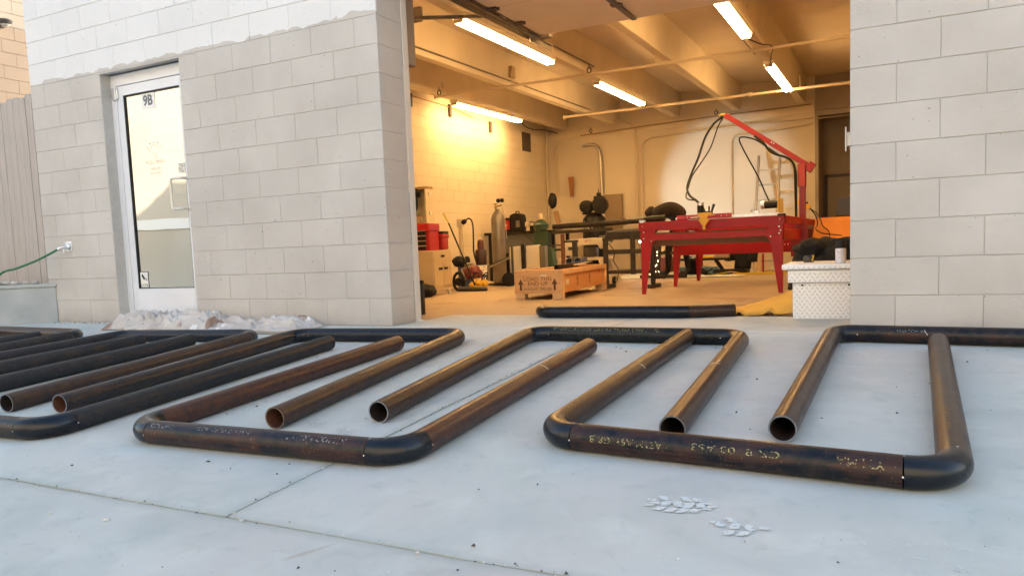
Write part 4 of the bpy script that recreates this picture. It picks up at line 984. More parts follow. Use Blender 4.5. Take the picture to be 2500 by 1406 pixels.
cabA = [(1.414,5.3,2.088),(1.331,5.122,1.997),(1.25,4.944,1.809),(1.199,4.767,1.548),(1.152,4.589,1.341),(1.142,4.411,1.171),(1.212,4.233,1.063),(1.327,4.056,.992),(1.439,3.878,.897),(1.503,3.74,.80)]
cabB = [(1.403,5.3,2.084),(1.37,5.1,1.93),(1.322,4.9,1.673),(1.238,4.7,1.465),(1.182,4.5,1.309),(1.179,4.3,1.153),(1.20,4.1,1.049),(1.28,3.9,1.0),(1.37,3.8,.985)]
cabC = [(1.982,5.3,.924),(1.911,5.3,1.08),(1.815,5.3,1.314),(1.669,5.3,1.605),(1.596,5.3,1.779),(1.647,5.3,1.81),(1.795,5.3,1.76),(1.94,5.22,1.65),(2.084,5.22,1.54),(2.21,5.22,1.47),(2.27,5.24,1.33),(2.275,5.24,1.1),(2.275,5.24,.729)]
cabD = [(1.79,5.24,1.80),(1.90,5.22,1.70),(1.97,5.21,1.60),(2.06,5.21,1.545),(2.17,5.21,1.50),(2.25,5.22,1.41),(2.262,5.235,1.2),(2.27,5.25,.7)]
MB().tube(smooth_path(cabA), .0135, 8).build('torch_cable', CABLE, tb); MB().tube(smooth_path(cabB), .008, 8).build('motor_cable', CABLE, tb)
MB().tube(smooth_path(cabC), .009, 8).build('motor_cable', CABLE, tb); MB().tube(smooth_path(cabD), .014, 8).build('cable_bundle', CABLE, tb)
# gantry and carriage
MB().box(.28, W_-.02, .55, .60, z0+.832, z0+.862, M=TM).build('gantry_rail', ALU, tb, bevel=.003)
MB().box(.30, .92, .53, .548, z0+.835, z0+.885, M=TM).build('carriage_plate', mat('magenta red plate', (.45,.03,.06), .35), tb, bevel=.002)
for x in (.42, .80, .86): MB().lathe([(.010,-.006),(.010,0)], TM @ Vector((x,.53,z0+.86)), 8, M=Matrix.Rotation(R(90), 3, 'X')).build('bolt', BOLT, tb)
MB().box(.46, .64, .50, .53, z0+.845, z0+.858, M=TM).build('label_strip', WHITEP, tb)
yb = MB()
yb.prism([(1.445,.835),(1.60,.835),(1.60,.80),(1.555,.80),(1.545,.77),(1.575,.765),(1.525,.695),(1.525,.655),(1.495,.655),(1.495,.695),(1.445,.765),(1.475,.77),(1.465,.80),(1.445,.80)], 'y', 3.585, 3.60)
yb.box(1.45, 1.60, 3.60, 3.72, .80, .812); yb.build('carriage_bracket', YELP, tb, bevel=.002)
MB().lathe([(.036,.0),(.036,.105)], (1.452,3.70,.812), 16).build('torch_motor', BLACKPL, tb); MB().lathe([(.037,.105),(.037,.135),(.02,.137)], (1.452,3.70,.812), 16).build('motor_cap', ALU, tb)
MB().box(1.50,1.58,3.66,3.72,.812,.85).build('torch_block', BLACKPL, tb, bevel=.003)
MB().tube([(1.545,3.69,.85),(1.548,3.69,.905)], .009, 8).tube([(1.575,3.69,.85),(1.60,3.69,.925)], .011, 8, taper=[1, 1.4]).build('cable_clamp', mat('dark green plastic', (.02,.03,.025), .5), tb)
MB().lathe([(.040,0),(.040,.13)], (2.115,3.72,.885), 16, M=Matrix.Rotation(R(90), 3, 'Y')).build('drive_motor', BLACKPL, tb)
MB().lathe([(.041,-.035),(.041,0)], (2.115,3.72,.885), 16, M=Matrix.Rotation(R(90), 3, 'Y')).build('motor_cap', ALU, tb)
MB().prism([(3.66,.80),(3.78,.80),(3.76,.95),(3.69,.95)], 'x', 2.25, 2.262).box(2.262,2.30,3.70,3.74,.79,.94).build('motor_bracket', YELP, tb, bevel=.002)
MB().box(2.02,2.06,3.68,3.74,.80,.83).lathe([(.02,0),(.02,.03)], (2.0,3.72,.815), 10).build('rail_fitting', ALU, tb)
# pendant with cable
pd = thing('control_pendant', 'yellow pendant switch hooked on the red boom post', 'switch', (2.29, 5.96, .94))
MB().bar((2.215,5.97,1.005),(2.365,5.97,.905), .05, .06).build('housing', YELP, pd, bevel=.008)
MB().lathe([(.014,0),(.014,.02)], (2.33,5.94,.965), 10).build('button', BLACKPL, pd)
MB().tube(smooth_path([(2.36,5.97,.908),(2.434,5.97,.80),(2.455,5.97,.70),(2.44,5.9,.63),(2.52,5.8,.575),(2.62,5.77,.556),(2.76,5.75,.534)]), .007, 8).tube(smooth_path([(2.36,5.97,.902),(2.45,5.95,.83),(2.50,5.9,.74),(2.53,5.85,.66),(2.60,5.78,.60),(2.62,5.77,.50)]), .006, 8).build('cable', CABLE, pd)

# ================================================================ diamond plate truck box and what stands by it
DIA = bpy.data.materials.new('diamond plate'); DIA.use_nodes = True
def diamond(m):
    N = m.node_tree.nodes; L = m.node_tree.links; b = N['Principled BSDF']
    b.inputs['Base Color'].default_value = (.82,.83,.84,1); b.inputs['Metallic'].default_value = .25; b.inputs['Roughness'].default_value = .42
    n = N.new('ShaderNodeTexNoise'); n.inputs['Scale'].default_value = 12; g = N.new('ShaderNodeNewGeometry'); L.new(g.outputs['Position'], n.inputs['Vector'])
    mr = N.new('ShaderNodeMapRange'); mr.inputs[3].default_value = .3; mr.inputs[4].default_value = .55; L.new(n.outputs[0], mr.inputs[0]); L.new(mr.outputs[0], b.inputs['Roughness'])
diamond(DIA)
LUG = mat('worn plate lug', (.50,.50,.49), .45, .5)
tbx = thing('truck_toolbox', 'aluminium diamond plate truck toolbox against the right jamb of the bay', 'toolbox', (2.9, .78, 0))
bx = MB(); bx.box(2.715, 3.085, .70, 1.18, 0, .238).build('lower_body', DIA, tbx, bevel=.004)
bx = MB(); bx.box(2.688, 3.088, .67, 1.20, .240, .322).build('upper_body', DIA, tbx, bevel=.004)
bx = MB(); bx.box(2.655, 3.088, .64, 1.22, .325, .362).build('lid', DIA, tbx, bevel=.008)
lug_me = bpy.data.meshes.new('lug'); 
_v = []; _n8 = 8
for r_, h_ in ((1, 0), (.55, .0012)):
    for k in range(_n8): _v.append((.0118*r_*math.cos(2*PI*k/_n8), -h_-.0002, .0024*r_*math.sin(2*PI*k/_n8)))
lug_me.from_pydata(_v, [], [(k, (k+1) % 8, 8+(k+1) % 8, 8+k) for k in range(8)]+[tuple(range(8, 16))]); lug_me.materials.append(LUG)
lugs = MB()
def lug_face(x0, x1, z0_, z1_, y):
    s_ = .031; i = 0
    zz = z0_+.012
    while zz < z1_-.008:
        xx = x0+.012+(s_ if i % 2 else 0)*.5; j = 0
        while xx < x1-.008:
            a = R(45) if (i+j) % 2 else R(-45)
            Mx = Matrix.Translation((xx, y, zz)) @ Matrix.Rotation(a, 4, 'Y')
            lugs.add([Mx @ Vector(v.co) for v in lug_me.vertices], [tuple(p.vertices) for p in lug_me.polygons])
            xx += s_; j += 1
        zz += s_*.66; i += 1
lug_face(2.715, 3.085, .004, .236, .70); lug_face(2.688, 3.088, .242, .320, .67); lug_face(2.655, 3.088, .327, .360, .64)
o = lugs.build('raised_lugs', LUG, tbx); o['kind'] = 'stuff'
for x in (2.775, 3.055): MB().lathe([(.007,0),(.007,.004)], (x,.699,.222), 10, M=Matrix.Rotation(R(90), 3, 'X')).build('rivet_hole', BLACKPL, tbx)
sc1 = thing('spray_can', 'white spray paint can with black cap standing on the diamond plate toolbox', 'spray can', (3.005, .74, .362))
MB().lathe([(.030,0),(.0325,.003),(.0325,.085),(.030,.092)], (3.005,.74,.362), 20).build('can_body', mat('can label', (.72,.72,.75), .3), sc1)
MB().lathe([(.0305,.0),(.031,.004),(.0295,.042),(.028,.046)], (3.005,.74,.455), 20).build('cap', BLACKPL, sc1)
CANR = mat('can red print', (.35,.03,.03), .4); CANK = mat('can print', (.05,.05,.05), .4)
def can_text(s_, z, size, m):
    vs, fs = text_geo(s_, size, 'CENTER', .8); r_ = .0331
    MB().add([(3.005+r_*math.sin(v.x/r_-.12), .74-r_*math.cos(v.x/r_-.12), z+v.y) for v in vs], fs).build('can_print', m, sc1)
can_text('Rust-oleum', .435, .0095, CANK); can_text('2X', .420, .014, CANR); can_text('ultra', .397, .009, CANK)
# black backpack behind the box
def lump(name, c, s_, m, parent=None, seed=1, n=14, k=.22, f=1.6):
    vs = []; fs = []; W2 = n*2
    for i in range(n+1):
        for j in range(W2):
            a = PI*i/n; b_ = 2*PI*j/W2; p = Vector((math.sin(a)*math.cos(b_), math.sin(a)*math.sin(b_), math.cos(a)))
            kk = 1+k*noise.noise(p*f+Vector((seed*3.3, 0, seed)))+k*.35*noise.noise(p*f*3.3+Vector((seed, 5, 0)))
            vs.append((c[0]+p.x*s_[0]*kk, c[1]+p.y*s_[1]*kk, c[2]+p.z*s_[2]*kk))
    for i in range(n):
        for j in range(W2): fs.append((i*W2+j, (i+1)*W2+j, (i+1)*W2+(j+1) % W2, i*W2+(j+1) % W2))
    return MB().add(vs, fs, 0, True).build(name, m, parent, sharp=180)
FAB = mat('charcoal fabric', (.008,.009,.011), .95, c2=(.014,.016,.018), nscale=30, bump=.0008, bscale=300)
bag = thing('duffel_bag', 'charcoal fabric bag slumped behind the diamond plate toolbox', 'bag', (2.72, 2.6, -.03))
lump('bag_body', (2.80,2.6,.22), (.30,.22,.27), FAB, bag, 3, k=.35)
lump('top_flap', (2.66,2.55,.42), (.13,.12,.10), FAB, bag, 8, k=.4)
lump('top_flap', (2.93,2.6,.44), (.15,.14,.08), FAB, bag, 5, k=.3)
MB().tube([(2.69,2.36,.30),(2.695,2.345,.34),(2.70,2.34,.38)], .007, 6).build('zipper_pull', ALU, bag)
st_ = thing('small_speaker', 'small dark round container with a yellow tab on the toolbox edge', 'container', (2.80,.98,.362))
MB().lathe([(.033,0),(.036,.01),(.034,.035),(.025,.045)], (2.79,.98,.362), 18).build('shell', mat('olive dark plastic', (.04,.045,.035), .5), st_)
MB().bar((2.815,.945,.375),(2.825,.94,.41),.006,.008).build('tab', YELP, st_)

# yellow welding blanket on the floor by the box
vs = []; fs = []; nx_, ny_ = 70, 30
for j in range(ny_+1):
    for i in range(nx_+1):
        u_ = i/nx_; v_ = j/ny_
        x = 1.90+.84*u_; yf = .93+.12*(1-u_)+.03*math.sin(u_*9); y = yf+(1.55-.25*u_-yf)*v_
        rise = max(0, (u_-.25)/.75)**1.5
        z = .004+.20*rise*(.12+.88*v_**.8)
        fold = max(0, math.sin(u_*26+1.0+.6*math.sin(v_*5)))**3*.028*(1-v_)**2*min(1, u_*4)
        z += fold+.008*(1+noise.noise(Vector((x*6, y*6, 2))))
        if i == 0 or j == 0: z = max(.004, z-.012)
        vs.append((x, y, gz(y)+z))
for j in range(ny_):
    for i in range(nx_): a = j*(nx_+1)+i; fs.append((a, a+1, a+nx_+2, a+nx_+1))
o = MB().add(vs, fs, 0, True).build('welding_blanket', mat('yellow blanket', (.66,.40,.06), .75, c2=(.58,.34,.06), nscale=6, bump=.0006, bscale=120), sharp=180)
so = o.modifiers.new('thick', 'SOLIDIFY'); so.thickness = .003
tag(o, 'yellow welding blanket spread on the floor beside the diamond plate toolbox', 'blanket')
tag(MB().add([(2.02,1.72,gz(1.7)+.002),(2.08,1.71,gz(1.7)+.002),(2.06,1.75,gz(1.7)+.002),(2.05,1.73,gz(1.7)+.045)], [(0,1,3),(1,2,3),(2,0,3),(0,2,1)]).build('paper_scrap', WHITEP), 'small folded white scrap on the floor in front of the red table', 'paper')

# ================================================================ wooden crate with stencilling
ct = thing('shipping_crate', 'plywood shipping crate stencilled load this end up, full of pipe offcuts', 'crate', (-.1, 3.7, -.03))
CX0, CX1, CY0, CY1 = -.405, .135, 2.83, 4.72
CM = Matrix.Translation((CX0,CY0,0)) @ Matrix.Rotation(R(5.5), 4, 'Z') @ Matrix.Translation((-CX0,-CY0,0))
def cbx(name, x0, x1, y0, y1, z0_, z1_, m, bev=.002): return MB().box(x0,x1,y0,y1,z0_,z1_,M=CM).build(name, m, ct, bevel=bev)
cbx('end_panel', CX0, CX1, CY0, CY0+.018, .032, .285, CRATEW)
cbx('side_panel', CX1-.012, CX1, CY0+.018, CY1, .035, .275, CRATEO)
cbx('side_panel', CX0, CX0+.015, CY0+.018, CY1, .03, .285, CRATEW)
cbx('end_panel', CX0, CX1, CY1, CY1+.018, .02, .285, CRATEW)
cbx('floor_panel', CX0+.02, CX1-.02, CY0+.02, CY1, .03, .045, CRATEW)
for a in (CX0+.015, CX1-.105):
    for y in (CY0, CY1-.10): cbx('foot_block', a, a+.10, y+.001, y+.12, -.05 if y > 3.5 else -.033, .031, PINE)
cbx('side_batten', CX1, CX1+.022, CY0+.0, CY0+.055, -.033, .285, CRATEW); cbx('side_batten', CX1, CX1+.022, CY1-.05, CY1+.018, -.045, .287, CRATEW)
cbx('top_batten', CX1, CX1+.024, CY0+.055, CY1-.05, .235, .287, CRATEW)
cbx('end_strip', CX0, CX1-.06, CY0+.01, CY0+.07, .262, .287, CRATEW)
fy = CY0-.0008
def ctext(s_, size, x, z, sx=1.0, nm='stencil'):
    vs, fs = text_geo(s_, size, 'CENTER', sx)
    Mx = CM @ frame_xz(x, fy, z)
    o = MB().add([Mx @ v for v in vs], fs).build(nm, INK, ct)
    return o
ctext('LOAD THIS', .058, -.135, .190, 1.12); ctext('END UP', .058, -.135, .140, 1.12); ctext('WEIGHT  700 LBS', .038, -.135, .083, 1.1)
for x in (CX0+.075, CX1-.075):
    MB().prism([(x-.012,.07),(x+.012,.07),(x+.012,.135),(x+.032,.135),(x,.195),(x-.032,.135),(x-.012,.135)], 'y', fy-.0006, fy+.0004, M=CM).build('arrow_mark', INK, ct)
MB().box(-.10,-.03,fy-.0006,fy+.0004,.222,.240,M=CM).build('label_sticker', WHITEP, ct)
MB().box(CX1+.0004,CX1+.0012,CY0+.16,CY0+.28,.12,.175,M=CM).build('label_sticker', mat('beige label', (.7,.6,.42), .6), ct)
MB().lathe([(.03,0),(.03,.001)], CM @ Vector((CX1,CY1-.30,.20)), 14, M=Matrix.Rotation(R(95.5), 3, 'Y')).build('red_dot', mat('red dot', (.6,.05,.05), .6), ct)
for sx_ in (.62, 1.15):
    MB().prism([(CY0+sx_-.02,.08),(CY0+sx_+.02,.08),(CY0+sx_+.02,.15),(CY0+sx_+.05,.15),(CY0+sx_,.215),(CY0+sx_-.05,.15),(CY0+sx_-.02,.15)], 'x', CX1+.0004, CX1+.0012, M=CM).build('arrow_mark', mat('faded ink', (.36,.15,.06), .8) if sx_ == .62 else bpy.data.materials['faded ink'], ct)
NAIL = mat('nail head', (.12,.06,.03), .6)
rr = random.Random(2)
for x, z in [(-.385,.05),(-.39,.15),(-.385,.265),(-.2,.045),(0,.05),(.11,.05),(.115,.15),(.11,.26),(-.25,.27),(.05,.272)]:
    MB().lathe([(.0045,-.0012),(.0045,0)], CM @ Vector((x,fy,z)), 6, M=Matrix.Rotation(R(90), 3, 'X')).build('nail', NAIL, ct)
# things in the crate
for i, (x, y, z, lab) in enumerate([(-.27,4.10,.345,'left of two short pipe offcuts lying on the crate'), (-.155,4.10,.345,'right of two short pipe offcuts lying on the crate')]):
    a = Vector((x,y,z)); d = Vector((-.25,1.0,.0)).normalized()
    o = MB().pipe([a, a+d*.3, a+d*.6], .048, .006, 24, True, True).build('pipe_offcut', [STEELB, BLACKPL, RIM]); tag(o, lab, 'pipe offcut', 'pipe offcuts on the crate')
sq = MB(); A__ = Vector((-.40,3.02,.31)); 
for dx, dz, w1, h1 in ((-.022,0,.004,.048),(.022,0,.004,.048),(0,-.022,.048,.004),(0,.022,.048,.004)): sq.bar(A__+Vector((dx+.42,-.0,dz)), A__+Vector((dx+.30,.9,dz)), w1, h1)
tag(sq.build('square_tube', STEELB), 'square steel tube lying across the top of the crate', 'steel tube')
for i, (a, b_, lab) in enumerate([((-.12,3.55,.30),(-.02,4.2,.335),'lighter flat steel bar on the crate'), ((-.18,3.4,.30),(.02,3.9,.32),'wooden batten offcut lying on the crate rim'), ((-.38,2.95,.296),(-.05,3.1,.30),'flat wood scrap at the near end of the crate')]):
    tag(MB().bar(a, b_, .04, .012).build('offcut', PINE if i else STEELG, bevel=.001), lab, 'offcut')
tag(MB().tube(smooth_path([(-.33,2.92,.29),(-.30,2.98,.315),(-.24,3.0,.325),(-.18,3.02,.30),(-.1,3.0,.305)]), .005, 6).build('packing_string', PINE), 'loop of pale packing string on the crate corner', 'string')

# ================================================================ welding stands with a long pipe on top
GRS = mat('grey black steel tube', (.032,.029,.026), .5, .3, c2=(.055,.047,.04), nscale=8, spec=.35)
s1 = thing('pipe_stand', 'black square tube stand left of the red table, on flat feet', 'stand', (.2, 6.0, -.06))
def sb(a, b_, w=.055, h=.055, nm='bar', p=None, m=GRS): return MB().bar(a, b_, w, h).build(nm, m, p or s1, bevel=.003)
sb((-.10,4.97,-.05),(-.10,4.97,.62), nm='post'); sb((-.07,4.97,.66),(.55,4.97,.655), .06, .075, nm='top_rail')
sb((-.075,4.97,.435),(.50,4.97,.435), .05, .06, nm='mid_rail'); sb((-.075,4.97,.165),(.50,4.97,.165), .05, .04, nm='lower_rail')
sb((.275,4.97,.135),(.275,4.97,.62), nm='post'); sb((.54,4.97,-.05),(.54,4.97,.62), nm='post')
sb((-.10,4.80,-.02),(-.10,5.28,-.025), .06, .05, nm='foot'); sb((.54,4.80,-.02),(.54,5.25,-.025), .06, .05, nm='foot')
sb((-.33,8.2,-.06),(-.30,8.25,.62), .10, .09, nm='post'); sb((-.62,8.18,-.05),(-.02,8.22,-.05), .06, .05, nm='foot')
sb((.60,8.3,.35),(-.30,8.25,.35), .05, .06, nm='mid_rail'); sb((-.09,5.0,.64),(-.30,8.2,.62), .05, .06, nm='side_rail')
sb((-.09,5.0,.17),(-.50,8.2,.07), .05, .04, nm='side_rail')
s2 = thing('pipe_stand', 'dark stand with thin posts behind the wooden crate', 'stand', (-.9, 6.2, -.06))
sb((-1.32,6.0,.745),(-.35,6.0,.76), .05, .045, nm='top_rail', p=s2); sb((-1.15,6.0,-.06),(-1.15,6.0,.72), .05, .05, nm='post', p=s2, m=mat('rust red post', (.14,.05,.03), .6))
sb((-.96,6.0,-.06),(-.955,6.0,.60), .075, .06, nm='post', p=s2); sb((-1.15,6.0,.60),(-.90,6.0,.605), .035, .03, nm='mid_rail', p=s2)
lp = MB().pipe([(-1.30,6.0,.835),(-.5,6.0,.845),(.12,6.0,.862)], .040, .006, 24, True, True)
tag(lp.build('long_pipe', [pipe_mat('long dark pipe', .5, 'x', 4.4, rust_c=(.045,.032,.022), scale_c=(.014,.013,.012), rough=.28), PIN, RIM]), 'long dark steel pipe resting across the two stands', 'pipe')
tag(MB().pipe([(-.02,6.05,.865),(.18,6.05,.872),(.42,6.05,.88)], .045, .006, 24, True, True).build('short_pipe', [STEELB, PIN, RIM]), 'shorter black pipe in front of the bending welder', 'pipe')
cl = thing('grey_vise', 'grey curved machine guard lying on the stand rail', 'machine part', (-.3, 6.3, .72))
b = MB(); b.tube(smooth_path([(-.62,6.3,.60),(-.52,6.3,.68),(-.38,6.3,.715),(-.20,6.3,.72),(.05,6.3,.72)]), .045, 10, taper=[.5]*5+[.8]*5+[1]*5+[1]*5+[.9]).build('guard', GREYPL, cl)
MB().box(-.45,-.30,6.2,6.35,.60,.70).build('block', GREYPL, cl, bevel=.01)
cap_ = lump('knit_cap', (-.37,6.6,.875), (.085,.08,.055), mat('dark red cloth', (.07,.012,.012), .9), None, 4, k=.1); tag(cap_, 'dark red cloth cap behind the long pipe', 'cap')

# ================================================================ band saw
BSW = mat('cream machine paint', (.74,.68,.54), .38, c2=(.70,.64,.50), nscale=5)
bs = thing('band_saw', 'cream horizontal band saw with red lettering and splayed legs', 'band saw', (-1.0, 6.6, -.07))
b = MB(); b.prism([(-1.40,.42),(-1.38,.56),(-1.30,.625),(-.85,.65),(-.72,.64),(-.62,.56),(-.66,.50),(-.74,.47),(-.78,.54),(-1.10,.54),(-1.16,.46),(-1.18,.38),(-1.38,.38)], 'y', 6.50, 6.60); b.build('saw_frame', BSW, bs, bevel=.012)
MB().box(-1.42,-.62,6.45,6.75,.30,.345).build('bed', BSW, bs, bevel=.006)
for x0_, x1_ in ((-1.28,-1.36), (-.72,-.50)):
    for y in (6.46, 6.74): MB().bar((x0_,y,.31),(x1_,y-.0,-.05), .09, .012, up=(0,1,0)).build('leg', BSW, bs, bevel=.003)
MB().box(-1.27,-1.10,6.485,6.50,.47,.52).build('wheel_cover', mat('saw dark', (.08,.07,.06), .5), bs, bevel=.01)
MB().lathe([(.055,-.10),(.06,.0),(.05,.10)], (-.68,6.62,.62), 16, M=Matrix.Rotation(R(90), 3, 'Y')).box(-1.0,-.80,6.5,6.62,.35,.50).build('motor', mat('saw motor', (.07,.06,.055), .45), bs, bevel=.004)
MB().box(-.70,-.55,6.46,6.52,.56,.585).build('chrome_lever', ALU, bs)
text('maker_name', 'JET', .05, frame_xz(-.93,6.497,.605), mat('red lettering', (.5,.03,.02), .5), bs, sx=1.6)
lump('chip_bag', (-.83,6.62,.17), (.16,.12,.16), FAB, bs, 6, k=.35)
for x in (-.50,-.63): MB().lathe([(.02,-.02),(.055,-.02),(.055,.02),(.02,.02)], (x,6.45,-.012), 18, M=Matrix.Rotation(R(90), 3, 'Y')).build('wheel', RUBBER, bs)
MB().tube(smooth_path([(-.62,6.5,.57),(-.55,6.5,.50),(-.50,6.5,.40),(-.52,6.5,.28),(-.45,6.5,.15),(-.47,6.5,-.03)]), .007, 6).build('power_cord', CABLE, bs)

# ================================================================ air compressor, panel, things at the left corner
ac = thing('air_compressor', 'black upright air compressor against the back wall', 'air compressor', (-2.42, 10.8, -.11))
BLK = mat('compressor black', (.007,.007,.0075), .4, c2=(.011,.011,.011), nscale=9, spec=.3)
MB().lathe([(.17,.08),(.24,.16),(.255,.28),(.255,1.02),(.24,1.11),(.16,1.19),(.04,1.22)], (-2.42,10.8,-.0), 28).build('tank', BLK, ac)
b = MB(); b.lathe([(.04,-.13),(.13,-.12),(.145,0),(.13,.12),(.04,.13)], (-2.55,10.72,1.36), 18, M=Matrix.Rotation(R(90), 3, 'X')); b.build('motor', BLK, ac)
MB().lathe([(.05,-.06),(.175,-.055),(.18,0),(.175,.055),(.05,.06)], (-2.24,10.70,1.38), 22, M=Matrix.Rotation(R(90), 3, 'X')).build('flywheel_guard', BLK, ac)
MB().box(-2.40,-2.20,10.72,10.92,1.40,1.58).box(-2.34,-2.26,10.74,10.86,1.58,1.65).build('pump_head', BLK, ac, bevel=.02)
MB().box(-2.64,-2.22,10.66,10.94,1.20,1.235).build('top_plate', BLK, ac)
MB().tube([(-2.27,10.7,1.60),(-2.27,10.7,1.72)], .008, 6).build('valve_stem', BLK, ac)
MB().box(-2.555,-2.53,10.52,10.535,.92,1.06).build('gauge_strip', GREYPL, ac)
vs, fs = text_geo('HUSKY', .105, 'CENTER', 1.1)
MB().add([(-2.42+.257*math.sin(v.x/.257-.42), 10.8-.257*math.cos(v.x/.257-.42), .905+v.y) for v in vs], fs).build('maker_name', WHITEP, ac)
MB().add([(-2.42+.257*math.sin(v.x*.5/.257+.75), 10.8-.257*math.cos(v.x*.5/.257+.75), .93+v.y*.6) for v in vs], fs).build('small_print', GREYPL, ac)
tag(MB().box(-2.50,-2.09,11.70,11.79,.75,1.66).build('electrical_panel', mat('grey brown panel', (.26,.19,.12), .5), bevel=.006), 'tall grey brown electrical panel on the back wall behind the compressor', 'electrical panel')
tag(MB().prism([(-3.36,2.12),(-3.23,2.12),(-3.24,1.66),(-3.32,1.66)], 'y', 11.68, 11.70).build('wood_board', mat('reddish board', (.28,.11,.045), .6)), 'reddish brown board hanging on the back wall near the left corner', 'board')
bb = lump('black_hanging_bag', (-3.30,10.6,1.53), (.10,.07,.17), BLACKPL, None, 9, k=.12); bb.name = 'hanging_bag'; tag(bb, 'black rounded bag hanging in the left corner of the back wall', 'bag')
tag(MB().bar((-3.28,10.7,1.30),(-3.18,10.7,.88),.10,.05,up=(0,1,0)).build('bracket_board', wood('brown plank', (.30,.17,.08), (.38,.24,.12))), 'narrow brown plank standing on end behind the green grinder', 'plank')

# workbench along the left wall, tools on it
wb = thing('workbench', 'dark steel workbench along the left wall under the tool cases', 'workbench', (-2.9, 8.8, -.09))
MB().box(-3.80,-2.28,8.35,9.20,.795,.85).build('bench_top', STEELB, wb, bevel=.004)
for x, y in ((-3.70,8.42),(-2.36,8.42),(-3.70,9.12),(-2.36,9.12)): MB().box(x-.03,x+.03,y-.03,y+.03,-.10,.795).build('leg', STEELB, wb)
MB().box(-3.70,-2.42,8.40,8.46,.44,.78).build('back_panel', mat('dark blue grey panel', (.11,.115,.12), .5), wb)
MB().bar((-2.9,8.38,.55),(-2.1,8.34,.56),.03,.025).build('lower_rail', GREYPL, wb); MB().bar((-2.8,8.33,.47),(-2.15,8.33,.475),.03,.04).build('lower_rail', GRS, wb)
c1 = thing('tool_case', 'black and red plastic tool case at the left end of the workbench', 'tool case', (-3.38, 8.45, .85))
MB().box(-3.52,-3.26,8.36,8.60,.85,.90).box(-3.52,-3.26,8.36,8.60,1.07,1.12).build('lid', BLACKPL, c1, bevel=.01)
MB().box(-3.515,-3.265,8.365,8.60,.90,1.07).build('red_body', mat('case red', (.45,.03,.03), .4), c1)
text('maker_name', 'Makita', .075, frame_xz(-3.39,8.362,.985), WHITEP, c1)
c2 = thing('tool_case', 'black moulded tool case standing upright on the workbench', 'tool case', (-3.14, 8.5, .85))
b = MB(); b.prism([(-3.27,.855),(-3.0,.855),(-2.99,1.10),(-3.01,1.17),(-3.08,1.20),(-3.18,1.20),(-3.26,1.17),(-3.28,1.10)], 'y', 8.42, 8.60); b.build('case_body', BLACKPL, c2, bevel=.012)
MB().box(-3.13,-3.05,8.412,8.42,.93,1.06).build('case_label', mat('dim label', (.16,.13,.09), .6), c2); MB().tube([(-3.17,8.5,1.195),(-3.16,8.5,1.235),(-3.10,8.5,1.235),(-3.09,8.5,1.195)], .012, 8).build('handle', BLACKPL, c2)
g1 = thing('bench_machine', 'small cream and black bench machine between the tool case and grinder', 'machine', (-2.85, 8.5, .85))
MB().box(-2.96,-2.88,8.45,8.55,.93,1.02).build('motor', mat('machine cream', (.5,.42,.28), .5), g1, bevel=.008); MB().box(-2.86,-2.78,8.46,8.54,.85,.93).box(-2.85,-2.76,8.44,8.5,.93,.95).build('base', BLACKPL, g1)
MB().lathe([(.01,-.02),(.05,-.02),(.05,.02),(.01,.02)], (-2.735,8.48,.97), 16, M=Matrix.Rotation(R(90), 3, 'Y')).build('wheel', STEELB, g1); MB().tube([(-2.92,8.5,1.0),(-2.84,8.5,1.03),(-2.75,8.5,1.0)], .012, 8).build('handle', GREYPL, g1)
MB().tube(smooth_path([(-2.90,8.4,.93),(-2.93,8.36,.80),(-2.80,8.33,.70),(-2.68,8.33,.60)]), .006, 6).build('power_cord', CABLE, g1)
GRN = mat('dark green machine paint', (.025,.06,.04), .45, c2=(.035,.075,.05), nscale=9)
pg = thing('pedestal_grinder', 'dark green pedestal machine in front of the left corner conduit', 'grinder', (-2.5, 8.3, -.09))
MB().lathe([(.04,-.10),(.10,-.09),(.125,0),(.10,.09),(.04,.10)], (-2.53,8.25,.93), 20, M=Matrix.Rotation(R(90), 3, 'X')).lathe([(.13,-.12),(.15,-.04),(.09,.0)], (-2.53,8.25,1.03-.04), 18).build('motor_head', GRN, pg)
MB().box(-2.66,-2.40,8.18,8.32,.56,.82).lathe([(.05,-.09),(.05,.09)], (-2.53,8.25,.58), 12).build('column', GRN, pg, bevel=.01)
b = MB(); b.prism([(-2.78,-.09),(-2.22,-.09),(-2.30,.52),(-2.72,.52)], 'y', 8.16, 8.36); b.build('cabinet', GRN, pg, bevel=.01)
MB().tube([(-2.53,8.25,1.05),(-2.53,8.25,1.16)], .04, 10).build('top_cap', CREAMPIPE, pg)
# white angular side panels leaning in front
for nm, poly_, lab in (('machine_panel', [(-2.46,.555),(-2.24,.57),(-2.24,.08),(-2.40,.07),(-2.46,.20)], 'left white sheet metal panel leaning behind the crate'), ('machine_panel', [(-2.15,.565),(-1.90,.58),(-1.78,.30),(-1.76,.08),(-2.15,.07)], 'right white sheet metal panel with a slanted edge behind the crate')):
    t = thing(nm, lab, 'panel', (poly_[0][0], 6.8, .1), 'white machine panels')
    MB().prism(poly_, 'y', 6.78, 6.81).build('sheet', mat('warm white panel', (.86,.80,.68), .4) if 'left' in lab else bpy.data.materials['warm white panel'], t, bevel=.006)
    MB().box(poly_[0][0]+.04 if 'left' in lab else -1.88, poly_[0][0]+.07 if 'left' in lab else -1.855, 6.772, 6.78, .20, .25).build('latch', BLACKPL, t)
tag(MB().box(-2.225,-2.165,6.74,6.80,-.06,.60).build('square_post', GRS), 'dark square steel post standing between the white panels', 'post')
tag(MB().box(-1.80,-1.70,6.55,6.66,-.06,.56).build('square_post', mat('grey green post', (.16,.15,.12), .5)), 'grey square steel post at the right of the white panels', 'post')

